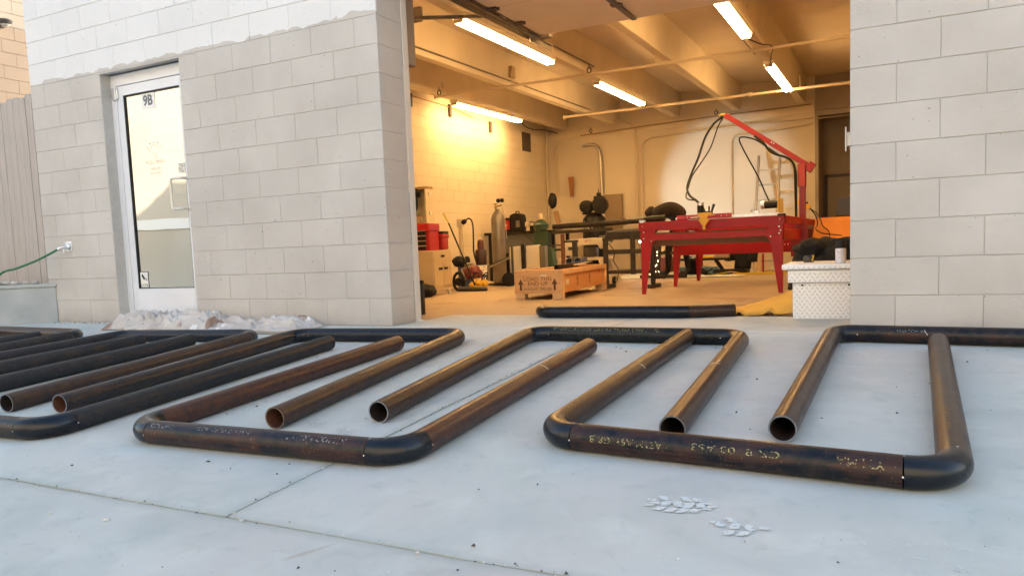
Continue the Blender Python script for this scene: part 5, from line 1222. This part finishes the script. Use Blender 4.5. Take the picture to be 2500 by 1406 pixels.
# ---------------------------------------------------------------- gas cylinder on its cart
gc = thing('gas_cylinder', 'tall silver gas cylinder with two gauge regulator, strapped to a cart', 'gas cylinder', (-2.48, 6.42, -.07))
SILV = mat('worn silver cylinder paint', (.25,.225,.19), .36, .6, c2=(.32,.29,.25), nscale=4, spots=[(16,.70,(.15,.11,.08))])
b = MB().lathe([(.10,.0),(.112,.02),(.1125,1.00),(.108,1.06),(.09,1.12),(.06,1.165),(.036,1.19),(.036,1.215)], (-2.47,6.42,-.03), 28)
b.build('cylinder_body', SILV, gc)
MB().lathe([(.022,0),(.022,.05),(.012,.055),(.012,.085)], (-2.50,6.42,1.185), 12).box(-2.535,-2.465,6.405,6.435,1.262,1.275).build('valve', mat('brass', (.40,.27,.11), .4, .8), gc)
MB().tube([(-2.50,6.42,1.225),(-2.40,6.40,1.23),(-2.375,6.40,1.25)], .012, 8).build('regulator', mat('brass2', (.5,.36,.16), .35, .8), gc)
for x in (-2.425,-2.355): MB().lathe([(.006,-.012),(.034,-.012),(.034,.012),(.006,.012)], (x,6.38,1.315), 16, M=Matrix.Rotation(R(90), 3, 'X')).build('gauge', BLACKPL, gc)
MB().tube(smooth_path([(-2.375,6.40,1.22),(-2.36,6.42,1.15),(-2.35,6.45,1.0),(-2.36,6.5,.7)]), .007, 6).build('gas_hose', CREAMPIPE, gc)
cart = thing('cylinder_cart', 'dark cylinder cart with rubber wheels under the silver gas cylinder', 'cart', (-2.3, 6.3, -.07))
MB().box(-2.66,-2.15,6.25,6.6,-.055,-.035).build('base_plate', STEELB, cart)
for x, y in ((-2.14,6.1),(-2.22,6.62)): MB().lathe([(.02,-.03),(.095,-.03),(.11,-.015),(.11,.015),(.095,.03),(.02,.03)], (x,y,.045), 20, M=Matrix.Rotation(R(90), 3, 'X') @ Matrix.Rotation(R(25), 3, 'Y')).build('wheel', RUBBER, cart)
MB().bar((-2.30,6.56,-.04),(-2.30,6.56,.58),.03,.03).bar((-2.62,6.30,.25),(-2.22,6.30,.40),.010,.03).build('upright', GREYPL, cart)
MB().bar((-2.64,6.29,.22),(-2.22,6.29,.38),.012,.022).build('strap', STEELG, cart)
# maroon bottle, blue welder, plug and cable
mb_ = thing('argon_bottle', 'small maroon gas bottle with rounded cap standing on the blue welder', 'gas bottle', (-2.40, 5.68, .31))
MAR = mat('maroon paint', (.03,.008,.008), .4)
MB().lathe([(.085,0),(.088,.02),(.088,.21),(.07,.235),(.045,.24)], (-2.40,5.68,.30), 20).build('bottle_body', MAR, mb_)
MB().lathe([(.05,.0),(.052,.09),(.045,.13),(.02,.15)], (-2.40,5.68,.54), 18).build('cap', mat('maroon cap', (.09,.025,.022), .4), mb_)
wd = thing('welder', 'blue welding machine with white control panel by the silver gas cylinder', 'welder', (-2.35, 5.5, -.06))
BLU = mat('blue machine paint', (.015,.07,.22), .35, coat=.2)
WMx = Matrix.Translation((-2.43,5.38,0)) @ Matrix.Rotation(R(70), 4, 'Z')
MB().box(0,.36,0,.30,-.035,.30,M=WMx).build('body', BLU, wd, bevel=.008)
MB().box(.03,.34,-.004,0,.145,.29,M=WMx).build('control_panel', WHITEP, wd); MB().box(.04,.33,-.004,0,.04,.10,M=WMx).build('lower_panel', WHITEP, wd)
for x, z in ((.10,.22),(.17,.245),(.25,.22),(.27,.265),(.17,.20)): MB().lathe([(.011,-.006),(.011,0)], WMx @ Vector((x,-.004,z)), 8, M=Matrix.Rotation(R(90), 3, 'X')).build('knob', BLACKPL, wd)
for i in range(3): MB().box(.10+i*.06,.13+i*.06,-.006,-.004,.165,.185,M=WMx).build('switch', BLACKPL, wd)
for x in (.11,.25): MB().lathe([(.018,-.008),(.014,0)], WMx @ Vector((x,-.004,.07)), 8, M=Matrix.Rotation(R(90), 3, 'X')).build('socket', BLACKPL, wd)
MB().tube([WMx @ Vector(p) for p in ((.03,.1,.30),(.03,.1,.335),(.12,.1,.335),(.12,.1,.30))], .009, 6).build('handle', ALU, wd)
hl = lump('welding_hood', (-2.60,5.35,.36), (.11,.10,.085), BLACKPL, None, 2, k=.15); tag(hl, 'black welding hood lying beside the blue welder', 'welding hood')
ot = thing('wall_outlet', 'grey outlet box on a conduit post with a heavy black plug', 'outlet', (-2.68, 5.62, .9))
MB().box(-2.755,-2.665,5.58,5.65,.89,1.02).build('outlet_box', mat('outlet grey', (.52,.47,.36), .5), ot, bevel=.006)
MB().box(-2.74,-2.70,5.60,5.64,.22,.89).tube([(-2.685,5.62,.88),(-2.67,5.62,.45),(-2.60,5.62,.30)], .008, 6).build('conduit', CREAMPIPE, ot)
MB().lathe([(.035,0),(.04,.03),(.03,.07)], (-2.66,5.60,.955), 12, M=Matrix.Rotation(R(60), 3, 'Y')).build('plug', BLACKPL, ot)
MB().tube(smooth_path([(-2.60,5.6,.99),(-2.55,5.6,1.02),(-2.50,5.6,.99),(-2.475,5.6,.90),(-2.475,5.6,.72),(-2.48,5.6,.50),(-2.44,5.6,.34)]), .012, 8).build('cable', CABLE, ot)
tag(MB().lathe([(.03,0),(.05,.05),(.045,.1),(.02,.13)], (-2.56,5.52,.31), 12).build('cable_plug', BLACKPL), 'black cable plug resting on top of the blue welder', 'plug')
# push broom, red and yellow pressure washer
br = thing('push_broom', 'push broom leaning on the wall, yellow tipped black handle', 'broom', (-2.05, 4.75, -.05))
MB().tube([(-2.50,4.80,1.07),(-2.415,4.79,.93)], .014, 8).build('grip', mat('olive yellow grip', (.50,.42,.10), .5), br)
MB().tube([(-2.415,4.79,.93),(-1.98,4.72,.03)], .0115, 8).build('handle', BLACKPL, br)
MB().bar((-2.21,4.62,.0),(-1.80,4.74,-.01), .07, .035).build('head', GREYPL, br, bevel=.006); MB().bar((-2.21,4.62,-.03),(-1.80,4.74,-.035), .06, .03).build('bristles', BLACKPL, br)
pw = thing('pressure_washer', 'red and yellow pressure washer engine behind the push broom', 'pressure washer', (-2.2, 4.95, -.05))
YL = mat('engine yellow', (.75,.45,.04), .4)
for c, s_ in (((-2.04,4.90,.06),(.075,.06,.055)),((-1.96,4.95,.05),(.06,.05,.05)),((-2.10,4.86,.03),(.05,.05,.04))): lump('yellow_cover', c, s_, YL, pw, int(c[0]*-50), k=.35, f=2.5)
lump('red_tank', (-2.24,5.10,.20), (.15,.10,.10), mat('dark red plastic', (.16,.02,.02), .5), pw, 3, k=.3)
for k_ in range(7): MB().tube(smooth_path([(-2.30+.05*k_,4.96,.06+.03*(k_ % 3)),(-2.26+.05*k_,4.93,.16+.02*(k_ % 2)),(-2.20+.05*k_,4.95,.20-.02*(k_ % 3)),(-2.15+.04*k_,4.93,.10)]), .008, 6).build('hose', [CABLE, mat('wire red', (.25,.03,.03), .5) if k_ == 0 else bpy.data.materials['wire red'], GREYPL][k_ % 3], pw)
MB().tube([(-2.33+.085*math.cos(a*PI/8),4.86,.08+.13*math.sin(a*PI/8)) for a in range(16)], .022, 8, closed=True).build('tyre', RUBBER, pw); MB().lathe([(.02,-.02),(.06,-.02),(.06,.02),(.02,.02)], (-2.33,4.86,.08), 14, M=Matrix.Rotation(R(90), 3, 'X')).build('hub', BLACKPL, pw)
MB().bar((-2.30,4.9,.26),(-2.16,4.92,.30),.02,.02).bar((-2.24,4.9,.1),(-2.3,4.9,.26),.018,.018).build('frame', ALU, pw)
tag(MB().box(-2.42,-2.32,5.2,5.3,.27,.33).build('small_carton', mat('printed carton', (.35,.26,.10), .6, c2=(.1,.14,.07), nscale=25)), 'small printed carton behind the tan cabinet', 'carton')

# tan cabinet, red tool chest, jerry can, wall cabinet and shop vac
cbM = Matrix.Translation((-2.03,3.72,0)) @ Matrix.Rotation(R(6), 4, 'Z')
tc = thing('tan_cabinet', 'tan steel cabinet on castors with a drawer over two doors', 'cabinet', (-2.1, 4.0, -.05))
TAN = mat('tan enamel', (.52,.41,.25), .45, c2=(.48,.37,.22), nscale=4); TAN2 = TAN
MB().box(-.60,0,0,.56,.03,.54,M=cbM).build('body', TAN, tc, bevel=.004)
MB().box(.001,.012,.02,.54,.39,.53,M=cbM).build('drawer_front', TAN, tc, bevel=.003)
for x0_, x1_ in ((.02,.275),(.285,.54)): MB().box(.001,.012,x0_,x1_,.075,.385,M=cbM).build('door', TAN, tc, bevel=.003)
for x, z in ((.28,.47),(.20,.305),(.36,.305)): MB().box(.012,.019,x-.05,x+.05,z-.014,z+.014,M=cbM).build('handle', BLACKPL, tc)
for x in (.05, .30): MB().lathe([(.006,-.012),(.026,-.012),(.026,.012),(.006,.012)], cbM @ Vector((-.03,x*1.7,-.015)), 14, M=Matrix.Rotation(R(70), 3, 'Y')).build('castor', mat('castor', (.5,.45,.38), .4) if x == .05 else bpy.data.materials['castor'], tc)
rc = thing('tool_chest', 'red tool chest with black drawers on top of the tan cabinet', 'tool chest', (-2.2, 4.0, .55))
REDC = mat('tool chest red', (.40,.015,.015), .35)
MB().box(-.60,-.05,.04,.32,.545,.80,M=cbM).build('body', REDC, rc, bevel=.006); MB().box(-.60,-.04,.02,.34,.80,.905,M=cbM).build('lid', REDC, rc, bevel=.01)
for i in range(4):
    z = .56+i*.065
    MB().box(-.59,-.10,.024,.040,z,z+.052,M=cbM).build('drawer', BLACKPL, rc, bevel=.002); MB().box(-.59,-.09,.014,.024,z+.044,z+.054,M=cbM).build('drawer_pull', ALU, rc)
jc = thing('jerry_can', 'red plastic jerry can with black top beside the red tool chest', 'jerry can', (-1.9, 4.1, .55))
MB().box(-.16,-.01,.37,.54,.55,.72,M=cbM).box(-.17,.0,.36,.55,.70,.77,M=cbM).build('can_body', mat('jerry red', (.36,.02,.02), .4), jc, bevel=.025)
MB().box(-.165,-.005,.37,.54,.765,.80,M=cbM).build('black_top', BLACKPL, jc, bevel=.01); MB().tube([cbM @ Vector(p) for p in ((-.10,.42,.80),(-.11,.38,.84),(-.12,.34,.86))], .012, 8).build('spout', BLACKPL, jc)
wc = thing('wall_cabinet', 'open white wall cabinet above the red tool chest', 'cabinet', (-3.0, 5.1, 1.2))
WC = mat('warm white board', (.66,.58,.42), .5)
MB().box(-3.42,-2.86,5.10,5.12,.98,1.50).build('back_panel', WC, wc); MB().box(-3.42,-2.86,4.96,5.10,.96,.985).box(-2.875,-2.855,4.9,5.12,.96,1.46).build('side_panel', WC, wc); MB().box(-3.42,-2.86,4.96,5.12,1.46,1.50).build('top_panel', mat('brown board', (.32,.20,.09), .6), wc)
for z in (1.08, 1.36): MB().box(-2.853,-2.83,4.96,5.0,z,z+.05).build('hinge', WHITEP, wc)
sv = thing('shop_vac', 'black shop vacuum head on the shelf above the red tool chest', 'vacuum', (-3.05, 4.9, 1.0))
b = MB(); b.prism([(-3.4,1.49),(-3.02,1.47),(-3.02,1.43),(-2.975,1.42),(-2.98,1.35),(-3.03,1.34),(-3.03,1.18),(-3.07,1.13),(-3.10,1.10),(-3.4,1.10)], 'y', 4.78, 4.95); b.build('motor_head', BLACKPL, sv, bevel=.012)
MB().box(-3.08,-3.0,4.772,4.78,1.41,1.475).build('label', STICK, sv)
text('label_print', '2 14', .05, frame_xz(-3.04,4.7705,1.442), CANK, sv)
MB().tube([(-3.06,4.77,1.27),(-3.04,4.75,1.26)], .012, 8).build('valve', mat('copper', (.4,.12,.05), .4, .6), sv)
bk = thing('storage_box', 'brown and red open box of tools on the red chest', 'box', (-3.0, 4.9, .95))
MB().box(-3.35,-2.92,4.72,4.86,.95,1.06).build('box_body', mat('brown carton', (.26,.17,.09), .7), bk); MB().tube(smooth_path([(-3.12,4.74,1.06),(-3.08,4.74,1.10),(-3.04,4.74,1.07),(-3.0,4.74,1.09)]), .012, 6).tube([(-3.15,4.73,1.08),(-3.02,4.73,1.06)], .01, 6).build('red_straps', REDC, bk); MB().box(-3.16,-3.08,4.70,4.72,.96,1.05).build('white_tag', WC, bk)
# black bag and dark leaning sheet near the jamb
lump2 = thing('tool_bag', 'black tool bag on the floor at the foot of the tan cabinet', 'bag', (-1.9, 3.3, -.04))
lump('bag_body', (-1.98,3.40,.04), (.17,.15,.09), FAB, lump2, 12, k=.25); MB().tube(smooth_path([(-2.12,3.3,.13),(-2.08,3.28,.20),(-1.98,3.27,.12),(-1.90,3.27,.14)]), .008, 6).build('strap', CABLE, lump2)
bn = thing('leaning_sheet', 'charcoal sheet leaning just inside the left jamb', 'cabinet', (-.4, .95, 0))
b = MB(); b.box(-.80,-.345,.93,.965,-.01,.285); b.build('side_panel', mat('charcoal enamel', (.035,.034,.033), .5), bn, bevel=.003); MB().box(-.80,-.335,.92,.93,.26,.29).build('rim', BLACKPL, bn)

# ================================================================ back of the room
# stepladder
LAD = mat('ladder aluminium', (.40,.36,.31), .4, .6)
ld = thing('ladder', 'aluminium ladder leaning on the back wall behind the red table', 'ladder', (1.1, 11.0, -.12))
lx0, lx1, lyb, lyt = .865, 1.285, 10.75, 11.55
for x in (lx0, lx1): MB().bar((x,lyb,-.115),(x+(.045 if x == lx0 else .03),lyt,2.21 if x == lx0 else 2.13), .045, .075, up=(0,1,0)).build('rail', LAD, ld, bevel=.004)
for k in range(7):
    z = .10+k*.302; y = lyb+(lyt-lyb)*(z+.1)/2.3
    MB().box(lx0+.03+.045*z/2.2,lx1-.01+.03*z/2.2,y-.035,y+.035,z-.02,z+.012).build('rung', LAD, ld, bevel=.003)
for x in (lx0, lx1): MB().bar((x,10.85,.02),(x,11.6,.3),.02,.02).build('brace', LAD, ld)
MB().box(lx0-.03,lx0+.03,10.72,10.79,-.13,-.09).box(lx1-.03,lx1+.03,10.72,10.79,-.13,-.09).build('rubber_feet', RUBBER, ld)

# folding table with jacket and clutter
ft = thing('folding_bench', 'black low folding bench behind the red table legs', 'bench', (.2, 9.5, -.1))
MB().box(-.75,.72,9.25,9.75,.175,.215).build('bench_top', BLACKPL, ft, bevel=.006)
MB().bar((.42,9.5,.18),(.60,9.5,-.08),.06,.06,up=(0,1,0)).build('leg', BLACKPL, ft); MB().bar((-.62,9.5,.18),(-.70,9.5,-.08),.06,.06,up=(0,1,0)).build('leg', BLACKPL, ft)
MB().box(.40,1.0,9.35,9.65,-.10,.0).build('base', BLACKPL, ft)
def simple(name, lab, cat, x0, x1, y0, y1, z0_, z1_, m, bev=.004, **k): 
    return tag(MB().box(x0,x1,y0,y1,z0_,z1_).build(name, m, bevel=bev), lab, cat, **k)
simple('cardboard_box','brown cardboard box on the right end of the black bench','box',.42,.68,9.4,9.6,.215,.40,mat('cardboard', (.34,.24,.15), .8))
cd = thing('storage_bin', 'pale blue plastic bin under the right end of the black bench', 'bin', (.25,9.6,-.1)); 
LB = mat('pale blue plastic', (.32,.55,.60), .4)
b = MB(); b.prism([(.06,.04),(.42,.04),(.48,-.09),(.10,-.09)], 'y', 9.55, 9.72); b.build('bin_body', LB, cd, bevel=.006); MB().box(.05,.43,9.53,9.74,.04,.055).build('rim', WHITEP, cd)
simple('storage_case','second pale blue case half hidden behind the mid red leg','case',-.32,-.12,9.55,9.7,-.09,.05,LB)
simple('dark_case','large black case under the black bench between the red legs','case',-.14,.10,9.62,9.9,-.10,.17,BLACKPL)
MB_ = thing('white_carton','stack of white cartons with dark printing on the black bench','carton',(-.05,9.5,.215))
for i in range(4): MB().box(-.10+.01*i,.08,9.42,9.6,.218+i*.045,.258+i*.045).build('carton', WHITEP if i % 2 else mat('print white %d' % i, (.55,.6,.6), .5, c2=(.03,.03,.04), nscale=30, namt=.1), MB_)
simple('yellow_cloth','yellow folded cloth on the black bench in front of the whiteboard','cloth',.22,.42,9.3,9.4,.215,.26,YELP, .015)
simple('white_board','white board leaning behind the black bench','board',.16,.42,9.76,9.78,.215,.43,mat('white board', (.62,.66,.64), .4))
bl = thing('black_heater', 'black angular tool lying in front of the pale blue bin', 'tool', (.2,9.3,-.08))
MB().bar((.17,9.3,.0),(.31,9.25,-.05),.10,.09).build('tool_body', BLACKPL, bl, bevel=.01); MB().bar((.28,9.25,-.04),(.42,9.2,.02),.025,.025).bar((.28,9.25,-.04),(.40,9.2,-.08),.02,.02).build('tool_arm', BLACKPL, bl)
for i, (x, w1, m_) in enumerate([(.86,.03,REDP),(.96,.045,WHITEP),(1.03,.03,PINE),(1.09,.05,PINE),(1.16,.035,REDP),(.90,.02,GREYPL)]):
    tag(MB().box(x-w1/2,x+w1/2,10.1+.03*i,10.13+.03*i,-.10,.22+.03*(i % 3)).build('upright_offcut', m_), ['slim red upright stick under the hanging jackets','white upright stick under the hanging jackets','thin pine stick under the hanging jackets','wider pine stick under the hanging jackets','second red stick, nearest the ladder','thin grey stick under the left jacket'][i], 'stick')
CLO = mat('dark jacket cloth', (.007,.008,.011), .95, c2=(.012,.013,.017), nscale=20)
jk = thing('hanging_jackets', 'dark jackets draped over a rack behind the red table', 'jacket', (.85, 9.6, .1))
for i, (x, w1, zt, zb, sd_) in enumerate([(.70,.13,.66,.15,1),(.90,.16,.90,-.0,2),(1.05,.12,.70,.12,3)]):
    vs = []; fs = []; n1, n2 = 10, 18
    for j in range(n1+1):
        for k in range(n2):
            v_ = j/n1; a = 2*PI*k/n2; ww = w1*(.35+.65*min(1, v_*2.2))*(1-.25*max(0, v_-.6)); f = 1+.22*noise.noise(Vector((math.cos(a)*1.7, math.sin(a)*1.7, v_*2+sd_)))+.1*math.sin(a*5+sd_+v_*2)
            vs.append((x+ww*math.cos(a)*f+.02*math.sin(v_*4), 9.6+.08*math.sin(a)*f, zt+(zb-zt)*v_+.02*noise.noise(Vector((a, v_*3, sd_)))))
    for j in range(n1):
        for k in range(n2): fs.append((j*n2+k, (j+1)*n2+k, (j+1)*n2+(k+1) % n2, j*n2+(k+1) % n2))
    fs.append(tuple(range(n2))); fs.append(tuple(range(n1*n2, (n1+1)*n2))[::-1])
    MB().add(vs, fs, 0, True).build('jacket', CLO, jk, sharp=180)
simple('brown_parcel','brown rounded parcel behind the jackets and the ladder','parcel',1.10,1.30,10.2,10.4,.75,.88,mat('parcel', (.42,.27,.15), .7), .04)
# yellow extension cord in loops on the floor
YC = mat('yellow cord', (.50,.36,.05), .5)
pts = []; rr = random.Random(3)
for i in range(90):
    a = i*.42; pts.append((1.05+.42*math.cos(a)*(.6+.5*rr.random())+.004*i, 9.35+.22*math.sin(a)*(.6+.5*rr.random()), gz(9.3)+.012+.02*rr.random()))
pts = [(.35,9.0,gz(9)+.01),(.55,9.15,gz(9)+.03),(.75,9.25,gz(9)+.06),(.95,9.2,gz(9)+.03)]+pts
tag(MB().tube(smooth_path(pts, 3), .008, 6).build('extension_cord', YC), 'yellow extension cord in loose coils under the red table near the ladder', 'cord')
tag(MB().tube(smooth_path([(.12,8.3,gz(8.3)+.008),(.4,8.2,gz(8.2)+.01),(.8,8.3,gz(8.3)+.008),(1.1,8.35,gz(8.3)+.008)]), .006, 6).build('floor_cable', CABLE), 'thin black cord lying on the floor from the welder boots', 'cord')
tag(MB().box(-1.5,1.0,8.5,10.9,gz(8.5)-.05,gz(8.5)+.004).build('pale_floor', mat('pale grey floor', (.50,.56,.56), .6, c2=(.58,.62,.62), nscale=3)), kind='structure')  # flat pale grey area on the floor towards the back wall
tag(MB().tube(smooth_path([(-.52,8.6,.30),(-.45,8.6,.40),(-.36,8.6,.32),(-.28,8.6,.38),(-.2,8.6,.30)]), .012, 6).build('cable_coil', CABLE), 'coil of black cable on the red box behind the stand', 'cable')
rb2 = thing('red_machine', 'dark red machine on the floor behind the stand post', 'machine', (-.4, 8.7, -.1))
MB().box(-.60,-.18,8.65,8.95,.0,.27).build('body', mat('dull red', (.20,.05,.03), .5), rb2, bevel=.01); MB().box(-.58,-.45,8.64,8.65,.17,.22).build('label', WHITEP, rb2)
MB().tube(smooth_path([(-.04,8.3,.20),(.02,8.3,.05),(-.05,8.3,-.05),(-.20,8.3,-.07)]), .012, 6).build('hose', CABLE, rb2)

# orange desk with laptop on the right, door in the recess
od = thing('orange_crate_desk', 'orange plywood box desk behind the toolbox at the right', 'desk', (2.7, 6.2, -.06))
OR = mat('orange plywood', (.72,.27,.05), .55, c2=(.78,.32,.07), nscale=4)
b = MB(); b.prism([(2.43,.775),(2.865,.77),(2.83,.40),(2.37,.40)], 'y', 6.0, 6.02); b.build('front_panel', OR, od)
MB().box(2.42,3.3,6.02,6.6,.745,.775).build('desk_top', OR, od); MB().box(2.40,3.25,6.03,6.6,-.06,.40).build('desk_base', mat('desk dark', (.12,.08,.05), .6), od); MB().box(2.86,3.3,6.0,6.02,.42,.68).build('drawer', mat('desk brown', (.2,.09,.04), .6), od)
for i in range(4): MB().box(2.87,3.3,5.995,6.0,.50+i*.04,.515+i*.04).build('shelf_edge', mat('shelf edge', (.5,.3,.15), .6) if i == 0 else bpy.data.materials['shelf edge'], od)
lt = thing('laptop', 'open dark laptop seen from behind on the orange desk', 'laptop', (2.85, 6.2, .775))
b = MB(); b.prism([(2.665,.79),(3.05,.79),(3.07,1.015),(2.70,1.02)], 'y', 6.10, 6.112); b.build('screen_lid', mat('dark laptop lid', (.030,.026,.024), .35), lt, bevel=.003); MB().box(2.66,3.05,6.11,6.36,.775,.79).build('keyboard_base', BLACKPL, lt)
tag(MB().bar((2.24,7.0,.66),(2.62,7.0,.655),.06,.10).build('wood_shelf_end', wood('brown shelf wood', (.16,.09,.05), (.2,.12,.06))), 'brown board end sticking out right of the red boom post', 'board')
rd = thing('recess_door', 'grey brown door with dark frame in the right recess', 'door', (2.5, 12.88, -.14))
FR = mat('dark door frame', (.045,.04,.035), .5)
MB().box(2.06,2.12,12.84,12.90,-.2,1.83).box(2.06,3.3,12.84,12.90,1.77,1.83).build('door_frame', FR, rd); MB().box(2.12,3.2,12.86,12.90,-.2,1.77).build('door_leaf', mat('door leaf', (.27,.235,.20), .6), rd)
tag(MB().lathe([(.025,-.01),(.025,.01)], (2.55,12.8,1.86), 12, M=Matrix.Rotation(R(90), 3, 'X')).build('alarm_bell', mat('red bell', (.4,.06,.04), .5)), 'small red alarm bell above the recess door', 'bell')
tag(MB().box(3.06,3.09,.30,.33,1.05,1.13).box(3.052,3.06,.29,.31,1.02,1.16).build('door_latch', WHITEP, bevel=.003), 'white steel latch keeper on the right jamb of the bay', 'latch')
for i, (y0, z) in enumerate(((11.74, 3.02), (11.74, 2.86))):
    tag(MB().box(2.0,3.6,11.735,11.78,z,z+.022).build('duct_strip', mat('brown strip', (.26,.19,.12), .5) if i == 0 else bpy.data.materials['brown strip'], None), ['upper brown strip across the head of the recess','lower brown strip across the head of the recess'][i], 'strip')

# ================================================================ the bending welder
def skin_fig(name, verts, edges, radii, m, parent, root=0, sub=2):
    me = bpy.data.meshes.new(name); me.from_pydata(verts, edges, []); o = bpy.data.objects.new(name, me); COL.objects.link(o)
    s_ = o.modifiers.new('skin', 'SKIN'); s_.use_smooth_shade = True
    for i, r_ in enumerate(radii):
        r2 = r_ if isinstance(r_, tuple) else (r_, r_); me.skin_vertices[0].data[i].radius = r2
    me.skin_vertices[0].data[root].use_root = True
    sb_ = o.modifiers.new('sub', 'SUBSURF'); sb_.levels = sub; sb_.render_levels = sub
    dg = bpy.context.evaluated_depsgraph_get(); me2 = bpy.data.meshes.new_from_object(o.evaluated_get(dg))
    bpy.data.objects.remove(o); bpy.data.meshes.remove(me)
    b = MB().add([v.co.copy() for v in me2.vertices], [tuple(p.vertices) for p in me2.polygons], 0, True)
    bpy.data.meshes.remove(me2)
    return b.build(name, m, parent, sharp=180)
fzp = gz(8.4)
pr = thing('person', 'person in dark hooded jacket bending over the work, welding', 'person', (.08, 8.42, fzp))
SKINC = mat('skin', (.42,.25,.17), .5)
V = [(.06,8.42,.92), (-.02,8.40,1.06), (-.18,8.36,1.11), (-.30,8.33,1.07), (-.40,8.30,1.00), (-.45,8.29,.96),   # pelvis..neck 0-5
     (.10,8.50,.84), (.10,8.50,.46), (.15,8.52,.02), (.07,8.42,-.045),                                             # far leg 6-9
     (.02,8.32,.84), (-.12,8.26,.47), (-.16,8.34,.03), (-.26,8.26,-.045),                                          # near leg 10-13
     (-.30,8.18,.98), (-.36,8.10,.74), (-.40,8.06,.80), (-.34,8.46,.98), (-.42,8.50,.74), (-.47,8.30,.72)]          # arms 14-19
V[16] = (-.46,8.12,.72)
E_ = [(0,1),(1,2),(2,3),(3,4),(4,5),(0,6),(6,7),(7,8),(8,9),(0,10),(10,11),(11,12),(12,13),(3,14),(14,15),(15,16),(3,17),(17,18),(18,19)]
rad = [(.15,.12),(.14,.13),(.17,.14),(.16,.14),(.075,.075),(.06,.06), .095,.065,.045,.042, .095,.068,.048,.042, .07,.048,.034,.07,.048,.034]
skin_fig('body', V, E_, rad, mat('dark work trousers', (.007,.007,.008), .95), pr)
JK = mat('brown black jacket', (.030,.013,.008), .95, c2=(.008,.006,.006), nscale=2.2)
V2 = [(.07,8.42,.90),(.0,8.40,1.04),(-.15,8.36,1.115),(-.29,8.33,1.08),(-.38,8.31,1.02),(-.30,8.17,.99),(-.36,8.10,.76),(-.45,8.12,.73),(-.34,8.47,.99),(-.42,8.50,.76),(-.46,8.33,.73)]
skin_fig('jacket', V2, [(0,1),(1,2),(2,3),(3,4),(3,5),(5,6),(6,7),(3,8),(8,9),(9,10)], [(.185,.17),(.19,.18),(.195,.175),(.18,.155),.11,.085,.062,.048,.085,.062,.048], JK, pr)
skin_fig('hood', [(-.32,8.31,1.10),(-.42,8.29,1.04),(-.50,8.28,.96)], [(0,1),(1,2)], [.13,.15,.12], JK, pr)
skin_fig('head', [(-.43,8.29,.97),(-.50,8.28,.925),(-.535,8.275,.885),(-.545,8.24,.90)], [(0,1),(1,2),(1,3)], [.07,.088,.055,.02], SKINC, pr)
b = MB(); b.lathe([(.085,-.02),(.105,.0),(.10,.05),(.07,.10),(.02,.115)], (-.50,8.275,.90), 18, M=Matrix.Rotation(R(-130), 3, 'Y')); b.build('welding_mask', BLACKPL, pr)
for hx_, hy_, hz_, s_ in ((-.47,8.12,.715,1),(-.48,8.30,.715,-1)):
    gv = [(0,0,0),(-.05,0,-.03)]; ge = [(0,1)]; grd = [.03,.034]
    for f_ in range(4): 
        a = (f_-1.5)*.022; k0 = len(gv); gv += [(-.085,a,-.055),(-.105+.004*abs(f_-1.5),a,-.085),(-.095,a,-.108)]; ge += [(1,k0),(k0,k0+1),(k0+1,k0+2)]; grd += [.012,.011,.009]
    k0 = len(gv); gv += [(-.05,s_*.035,-.05),(-.07,s_*.045,-.08)]; ge += [(1,k0),(k0,k0+1)]; grd += [.013,.010]
    skin_fig('glove', [(hx_+x, hy_+y, hz_+z) for x, y, z in gv], ge, grd, mat('tan work glove', (.30,.19,.09), .8) if s_ == 1 else bpy.data.materials['tan work glove'], pr, sub=1)
for fx, fy, a in ((.05,8.40,0),(-.28,8.24,.1)):
    b = MB(); b.prism([(-.17,0),(.09,0),(.095,.05),(.08,.12),(.0,.12),(-.06,.075),(-.15,.055),(-.175,.03)], 'y', -.045, .045, M=Matrix.Translation((fx,fy+.03,fzp)) @ Matrix.Rotation(a, 4, 'Z')); b.build('boot', mat('black boot', (.018,.016,.015), .5) if a == 0 else bpy.data.materials['black boot'], pr, bevel=.02)
# bluish welding arc with its sparks, under the welder's hands
ARC = Vector((-.62, 8.22, .56))
tag(MB().lathe([(.001,-.012),(.010,0),(.001,.012)], ARC, 8).build('welding_arc', mat('arc', (1,1,1), .5, emis=(.75,.88,1.0), es=400)), 'bright bluish welding arc between the stand and the bending person', 'welding arc')
spk = MB(); rr = random.Random(6)
for i in range(15):
    p = Vector((-.36+rr.gauss(0,.05), 8.15, .50-rr.random()*.56)); d = Vector((rr.gauss(0,.012), 0, -.018-.02*rr.random()))
    spk.tube([p, p+d], .0018, 4)
tag(spk.build('sparks', mat('spark', (1,.9,.6), .5, emis=(1,.82,.5), es=4)), kind='stuff')
la = bpy.data.lights.new('arc_light', 'SPOT'); la.energy = 60; la.color = (.60,.88,1.0); la.spot_size = R(51); la.spot_blend = .42; la.shadow_soft_size = .02
lo = bpy.data.objects.new('arc_light', la); COL.objects.link(lo); lo.location = (-.55, 8.75, .62)
lo.rotation_euler = (Vector((-.55,8.75,.62))-Vector((.08,11.8,1.55))).to_track_quat('Z', 'Y').to_euler()
